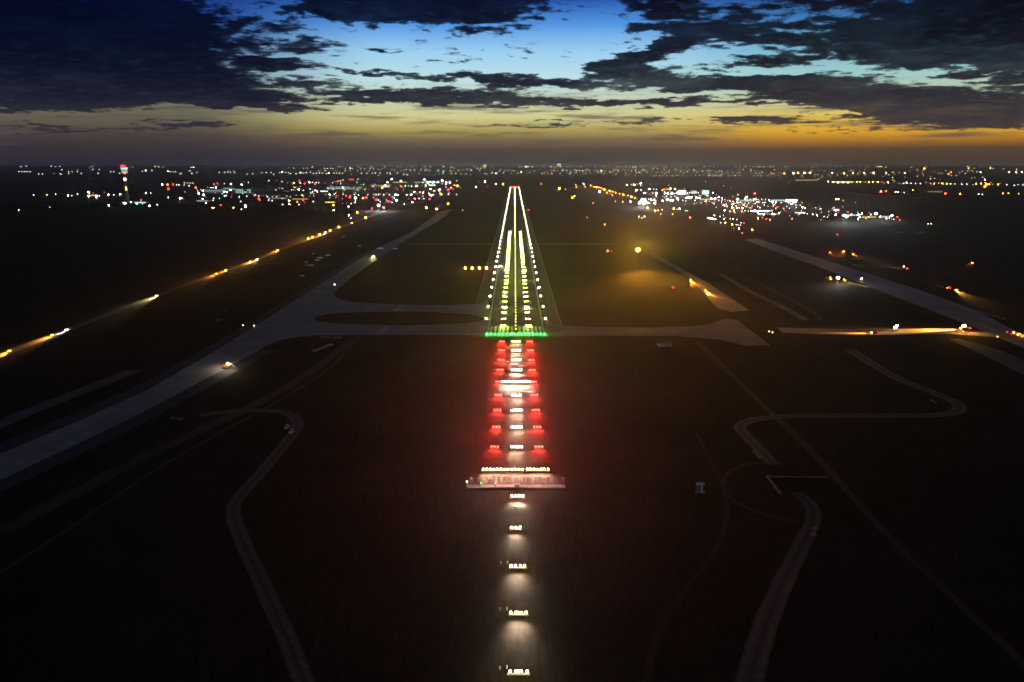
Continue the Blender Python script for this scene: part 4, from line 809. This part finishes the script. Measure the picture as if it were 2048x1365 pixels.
HALLS = [(423.5, 345.5, 17, 3, 'o', 7., 'long low building with a bright orange lit front on the left skyline'), (703, 361.5, 9, 3, 'r', 4., 'low building with a red lit front above the long terminal'),
         (646, 384.5, 10, 2.2, 'c', 4., 'small hall with a white strip front below the long terminal'), (660, 406.5, 18, 2.2, 'z', 2.5, 'low shed with a warm strip front left of the orange lamps'),
         (910, 348, 22, 2.6, 'y', 3., 'long low building with a yellow lit front on the skyline'), (864, 372.5, 13, 2.5, 't', 3.5, 'hall with a pale green front at the far left apron'),
         (1332, 380.5, 11, 2.5, 'o', 2.5, 'small hall with an orange front left of the white hangars'), (1672.5, 423.5, 10, 4, 'c', 4., 'white fronted hall above the right cargo row'),
         (1410, 402, 18, 4, 'y', .8, 'pale hall below the white hangars'), (1703, 433, 24, 3, 't', 1.2, 'long cargo hall with a greenish front'), (1738, 437, 26, 3, 'z', 1.2, 'long cargo hall with a warm front'), (1770, 436, 22, 3, 't', .9, 'cargo hall at the right end of the row'),
         (1600, 428, 20, 3, 'w', 1.6, 'white lit hall at the left of the cargo row'), (1528, 424, 34, 2.6, 't', 2.5, 'long hall with a row of white windows in the right town'), (1495, 404, 26, 3, 'c', .7, 'grey hall amid the right town'),
         (1555, 404, 24, 4, 'c', .8, 'grey hall right of the town lamps'), (1583, 404.5, 22, 5, 'c', 3.5, 'white fronted hall at the right end of the town'), (1612, 362, 40, 1.6, 'z', 1.2, 'far long building with a warm strip'), (1685, 366, 40, 2, 'y', 2.5, 'far long building with yellow strip on the right'),
         (1760, 338, 12, 2, 'a', 4., 'far building with amber strip on the right skyline'), (188, 393, 16, 2.4, 'z', 1.5, 'low lit building left of the control tower'), (280, 408, 22, 3.2, 't', 1.6, 'pale green lit building at the foot of the control tower'),
         (250, 408, 9, 3, 'c', 3.5, 'small white lit building just left of the tower foot'), (460, 384, 24, 8, 't', .35, 'dim greenish pier left of the domed terminal'), (405, 404, 22, 2.2, 'w', .8, 'low white strip building below the domed terminal'),
         (430, 388, 40, 8, 't', .25, 'dim multi-storey pier with scattered lights'), (760, 375, 36, 5, 'a', .25, 'dim amber building right of the long terminal'), (800, 366, 26, 1.5, 'z', 1.5, 'thin lit building behind the far left apron'),
         (840, 366, 20, 1.4, 'z', 1.2, 'thin lit building right of the apron floodlights'), (600, 401, 30, 3.5, 'z', .5, 'dim building below the domed terminal right side'), (560, 399, 26, 3, 'c', .35, 'dark building below the domed terminal'), (1870, 386, 26, 3, 'a', .4, 'dim building at the right treeline')]
for a in HALLS: hall(*a)
# white hangars whose lit fronts are put into glowing door panels
for i, (x, yb_, wp, hp, s, w_) in enumerate(((1364, 389, 15, 8.5, 3.2, 'leftmost brightest'), (1389, 388, 9, 6.5, .8, 'middle dim'), (1411, 389, 13, 8.5, 1.7, 'rightmost pale green'))):
    p = at(x, yb_); d = (p - CAM).length; w = wp * d / F; h = hp * d / F
    o = link('hangar', None, None, (p.x, p.y, 0)); tag(o, 'white hangar with lit doors, %s of three beyond the right apron' % w_, 'hangar', 'three white hangars')
    MB().prism([(-w / 2, 0), (w / 2, 0), (w / 2, h * .9), (0, h), (-w / 2, h * .9)], 0, 45, 'y').build('wall', M['wallw'], o)
    for k in range(4):
        MB().box((-w * .36 + k * w * .24, -.3, h * .42), (w * .225, .4, h * .8)).build('door', em('c' if i < 2 else 't', s), o)
    MB().box((0, -.4, h * .86), (w * .96, .5, h * .05)).build('lintel', M['wall'], o)

# terminals with long curved roofs
def terminal(px, py, wpx, hpx, c, s, label, bulge=.35, lit=(0, 1), floors=2, hump=False):
    p = at(px, py); d = (p - CAM).length; w = wpx * d / F; h = hpx * d / F
    o = link('terminal_building', None, None, (p.x, p.y, 0)); tag(o, label, 'terminal')
    n = 20; prof = []
    for k in range(n + 1):
        t = k / n; prof.append((-w * .56 + t * w * 1.12, h * (.72 + bulge * math.sin(math.pi * t))))
    for k in range(n, -1, -1):
        t = k / n; prof.append((-w * .56 + t * w * 1.12, h * (.64 + (bulge - .04) * math.sin(math.pi * t))))
    mb = MB(); m_ = len(prof); vs = [(a, yy, b_) for yy in (-14, 90) for a, b_ in prof]
    q = n + 1
    fs = []
    for k in range(n):
        a, b_ = k, k + 1; a2, b2 = m_ - 1 - k, m_ - 2 - k
        fs += [(a, b_, b2, a2), (m_ + a, m_ + a2, m_ + b2, m_ + b_), (a, a + m_, b_ + m_, b_), (a2, b2, b2 + m_, a2 + m_)]
    mb.add(vs, fs); mb.build('roof', M['roof'], o)
    MB().box((0, 40, h * .32), (w * .98, 76, h * .62)).build('wall', M['wall'], o)
    x0, x1 = -w * .48 + lit[0] * w * .96, -w * .48 + lit[1] * w * .96
    for f in range(floors):
        g_ = MB(); nn = max(6, int((x1 - x0) / 9)); zz = h * (.14 + .28 * f)
        for k in range(nn):
            if rnd.random() < .7: g_.box((x0 + (k + .5) * (x1 - x0) / nn, 1.8, zz), ((x1 - x0) / nn * .8, .3, h * .19))
        g_.build('glazing', em(c, s), o)
    for k in range(9): MB().tube((-w * .45 + k * w * .1125, -9, 0), (-w * .45 + k * w * .1125, -9, h * .66), .7).build('column', M['white'], o)
    return o
terminal(505, 387, 66, 14, 't', .7, 'big terminal with a dark swelling roof and greenish glazing', .5, (0, .45))
terminal(668, 379, 120, 9, 't', .55, 'long low terminal with greenish lit glazing on its right half', .25, (.42, .95), 2)
terminal(560, 393, 90, 8, 'z', .25, 'dim terminal wing with a thin curved roof', .3, (.1, .5), 1)

# control tower
p = at(255.5, 411); d = (p - CAM).length; H_ = 138.
o = link('control_tower', None, None, (p.x, p.y, 0)); tag(o, 'tall slim control tower with red beacon and bands of light', 'tower')
MB().lathe((0, 0, 0), [(9.5, 0), (6.5, 18), (5.4, 45), (5.6, 70), (7.0, 92), (7.0, 104)], 20).build('shaft', M['wall'], o)
MB().lathe((0, 0, 0), [(7.0, 104), (9.2, 108), (9.2, 111)], 24).build('gallery', M['wallw'], o)
MB().lathe((0, 0, 0), [(9.4, 111.0), (9.5, 113.0)], 24).build('light_band', em('w', 1.5), o)
MB().lathe((0, 0, 0), [(8.5, 113.0), (10.0, 116), (10.0, 118)], 24).build('gallery', M['wall'], o)
MB().lathe((0, 0, 0), [(9.9, 118.0), (10.0, 120.6)], 24).build('light_band', em('t', 1.3), o)
MB().lathe((0, 0, 0), [(10.2, 120.6), (11.0, 123.5)], 24).build('gallery', M['roof'], o)
MB().lathe((0, 0, 0), [(10.6, 123.5), (11.8, 126.8)], 24).build('cab_glazing', em('t', 1.7), o)
MB().lathe((0, 0, 0), [(12.2, 126.8), (11.0, 131), (5.0, 132.5)], 24).build('roof', M['roof'], o)
MB().lathe((0, 0, 0), [(1.0, 132.5), (.5, 143)], 8).build('antenna', M['steel'], o)
for q, yy, zz, rr in ((0, -7, 133.5, 1.7), (-8, -8, 131.6, .9), (8, -8, 131.6, .9), (3, -8.6, 109, 1.1), (6, -8, 109, .9)):
    link('beacon', lens_mesh('r', rr, 60.), o, (q, yy, zz))
MB().box((2, -6.6, 88), (8, 1.5, 9)).build('lit_window', em('w', 3.), o)
MB().box((3.2, -6.8, 58), (4, 1.5, 12)).build('lit_window', em('n', 2.), o); link('lamp_head', lens_mesh('o', 1.5, 40.), o, (3.8, -8, 54))
MB().box((0, 12, 4), (46, 30, 8)).build('base_building', M['wall'], o)

# far towers that break the skyline
def block(px, pyb, wpx, hpx, lit, label, c='y', dist=23000):
    r_ = ray(px, 340); t = dist / math.hypot(r_.x, r_.y); q = CAM + r_ * t; b0 = gz(q); w = wpx * dist / F
    r2 = ray(px, pyb - hpx); top = CAM.z + r2.z / math.hypot(r2.x, r2.y) * dist; h = max(top - b0, 12)
    o = link('apartment_block', None, None, (q.x, q.y, b0)); tag(o, label, 'building')
    MB().box((0, 14, h / 2), (w, 28, h)).build('wall', M['wall'], o); MB().box((0, 14, h + 2), (w * .4, 12, 4)).build('roof_house', M['roof'], o)
    g_ = MB(); nx, nz_ = max(2, int(w / 22)), max(2, int(h / 24))
    for i in range(nx):
        for j in range(nz_):
            if rnd.random() < lit: g_.box((-w / 2 + (i + .5) * w / nx, -.4, h * (j + .6) / nz_), (13, .6, 11))
    if g_.v: g_.build('window', em(c, 8.), o)
block(1119, 342, 9, 14, .5, 'tall lit apartment block on the skyline right of the runway')
block(838, 346, 3, 18, .0, 'thin dark tower on the skyline above the left apron', 'y', 12000)
block(1054, 342, 8, 9, .35, 'lit apartment block on the skyline just right of the runway')
block(1266, 342, 10, 8, .35, 'lit apartment block on the skyline above the orange road')
block(1517, 342, 9, 9, .3, 'lit apartment block on the right skyline'); block(970, 343, 8, 13, .3, 'lit apartment block on the skyline left of the runway')
block(1758, 342, 10, 6, .5, 'amber lit apartment block on the far right skyline', 'a'); block(1938, 343, 8, 7, .4, 'far amber apartment block toward the right edge', 'a')
block(1975, 372, 5, 4, .7, 'small orange lit block at the right', 'o', 6000)

# faint uncounted specks of the far town
sp = MB(); rs = random.Random(11)
specs = {}
for i in range(640):
    px = rs.triangular(520, 2048, 1500) if rs.random() < .8 else rs.uniform(0, 2048); py = rs.gauss(341, 5.2) if px < 1300 else rs.gauss(345, 8.5)
    py = min(max(py, 333.5), 366 if px > 1560 else 352)
    dd = (6500 if py > 352 else 9000 if py > 345 else 14000 if py > 339 else 22000) + rs.uniform(0, 900); r_ = ray(px, py); t = dd / math.hypot(r_.x, r_.y); q = CAM + r_ * t
    if q.z < gz(q) + 2: q.z = gz(q) + 4
    c = rs.choice('wwwyya') if px < 1500 else rs.choice('wyyaao'); k = rs.uniform(.5, 1.25) * dd / 12500
    specs.setdefault(c, MB()).box((q.x, q.y, q.z), (5.5 * k, 2, 4.0 * k))
for c, m_ in specs.items():
    tag(m_.build('town_lights', em(c, 6.5)), 'faint %s specks of the far town along the horizon' % CNAME[c], 'town lights', None, 'stuff')

ap = {}
for i in range(300):
    if i < 150: px = rs.gauss(640, 150); py = rs.uniform(366, 398); ok = 340 < px < 925
    else: px = rs.triangular(1275, 1800, 1480); py = 378 + (px - 1275) * .105 + rs.gauss(4, 9); ok = py < 441
    if not ok: continue
    q = at(px, py, rs.uniform(2, 9)); dd = (q - CAM).length; c = rs.choice('wwwwncarry'); k = rs.uniform(.4, .9) * dd / 4500
    ap.setdefault(c, MB()).box(q, (2.4 * k, .8, 1.5 * k))
for c, m_ in ap.items(): tag(m_.build('apron_lights', em(c, 12.0)), 'scattered small %s lights among the airport buildings' % CNAME[c], 'lights', None, 'stuff')

# airliners on the far aprons
def airliner(px, py, rz, label, first=[None]):
    p = at(px, py)
    if first[0] is None:
        o = link('airliner', None, None, (p.x, p.y, 0), rz)
        MB().lathe((0, 0, 4.2), [(.1, -19.5), (1.2, -18.6), (1.95, -15.5), (2.0, 8), (1.3, 15), (.35, 19.5)], 14, 'y').build('fuselage', M['white'], o)
        for s in (-1, 1):
            MB().add([(s * 1.5, -4, 3.3), (s * 1.5, 3, 3.4), (s * 17, 7.5, 4.6), (s * 17, 6, 4.6), (s * 1.5, -4, 3.9), (s * 1.5, 3, 3.9), (s * 17, 7.5, 4.8), (s * 17, 6, 4.8)],
                     [(0, 1, 2, 3), (4, 5, 6, 7), (0, 1, 5, 4), (1, 2, 6, 5), (2, 3, 7, 6), (3, 0, 4, 7)]).build('wing', M['white'], o)
            MB().lathe((s * 5.6, -3.5, 2.3), [(.6, -2), (1.1, -1.6), (1.0, 1.5), (.5, 2.4)], 10, 'y').build('engine', M['white'], o)
            MB().box((s * 3.4, 17, 5.2), (5.6, 2.2, .25)).build('tailplane', M['white'], o)
        MB().prism([(12.5, 5.8), (18.8, 5.8), (19.6, 12.2), (17.2, 12.2)], -.2, .2, 'x').build('fin', M['white'], o)
        for yy, x in ((-13, 0), (2, -2.8), (2, 2.8)): MB().cyl((x, yy, 0), .35, 2.6, 8).build('landing_gear', M['dark'], o)
        first[0] = o
    else: o = tree_copy(first[0], (p.x, p.y, 0), rz)
    tag(o, label, 'airliner', 'parked airliners'); return o
for i, (x, yv, rz, lb) in enumerate(((833, 390, 20, 'parked airliner with raised tail on the far left apron'), (1160, 374, 90, 'parked airliner seen side-on right of the runway far end'), (792, 391, 200, 'parked airliner left of the one with raised tail'),
                                 (862, 393, 170, 'parked airliner right of the one with raised tail'), (1545, 432, 80, 'parked airliner by the right airport town'), (700, 396, 10, 'parked airliner before the long terminal'))):
    airliner(x, yv, R(rz), lb)

# woods: far dark tree masses
def woods(pts, n, hgt, depth, label):
    mb = MB(); rr = random.Random(len(pts) * 7 + n)
    for i in range(n):
        t = rr.random() * (len(pts) - 1); k = int(t); t -= k
        x = pts[k][0] + (pts[k + 1][0] - pts[k][0]) * t; yv = pts[k][1] + (pts[k + 1][1] - pts[k][1]) * t
        q = at(x, yv); q.y += rr.uniform(0, depth); q.x += rr.uniform(-8, 8); s = rr.uniform(.55, 1.2) * hgt
        for j in range(7):
            a = rr.uniform(0, 6.28); c = Vector((q.x + rr.uniform(-.45, .45) * s, q.y + rr.uniform(-.45, .45) * s, s * rr.uniform(.3, .85)))
            rad = s * rr.uniform(.14, .3); vs = [c + Vector((rr.gauss(0, 1), rr.gauss(0, 1), rr.gauss(0, .8))).normalized() * rad * rr.uniform(.7, 1.25) for _ in range(8)]
            mb.add(vs, [(a_, b_, c_) for a_, b_, c_ in ((0, 1, 2), (2, 3, 4), (4, 5, 6), (6, 7, 0), (1, 3, 5), (5, 7, 2), (0, 4, 6), (1, 6, 3), (2, 7, 4), (3, 6, 1))])
        mb.lathe((q.x, q.y, 0), [(.3, 0), (.2, s * .5)], 5)
    tag(mb.build('woods', M['leaf']), label, 'woods', None, 'stuff')
woods([(-40, 421), (90, 420), (180, 416), (300, 417), (420, 418), (520, 419), (600, 421), (668, 428), (690, 436)], 900, 11, 120, 'dark band of trees below the terminal lights at left')
woods([(1720, 388), (1800, 392), (1840, 391), (1900, 395), (2090, 396)], 500, 10, 150, 'dark band of trees along the right edge')
woods([(1826, 390), (1836, 390), (1842, 391)], 26, 24, 30, 'taller dark clump rising above the right trees')

# ------------------------------------------------------------------ haze
HZ = 2.9e-5
mb = MB(); mb.box((0, 21000, 106.5), (62000, 43600, 217))
hz = bpy.data.materials.new('haze_air'); hz.use_nodes = True; n_ = hz.node_tree; n_.nodes.remove(n_.nodes['Principled BSDF'])
pv = n_.nodes.new('ShaderNodeVolumePrincipled'); pv.inputs['Color'].default_value = (.95, .93, .92, 1); pv.inputs['Density'].default_value = HZ; pv.inputs['Anisotropy'].default_value = 0.85
n_.links.new(pv.outputs['Volume'], n_.nodes['Material Output'].inputs['Volume'])
if HZ > 0: tag(mb.build('haze', hz), 'thin evening haze over the whole airfield', 'haze', None, 'stuff')
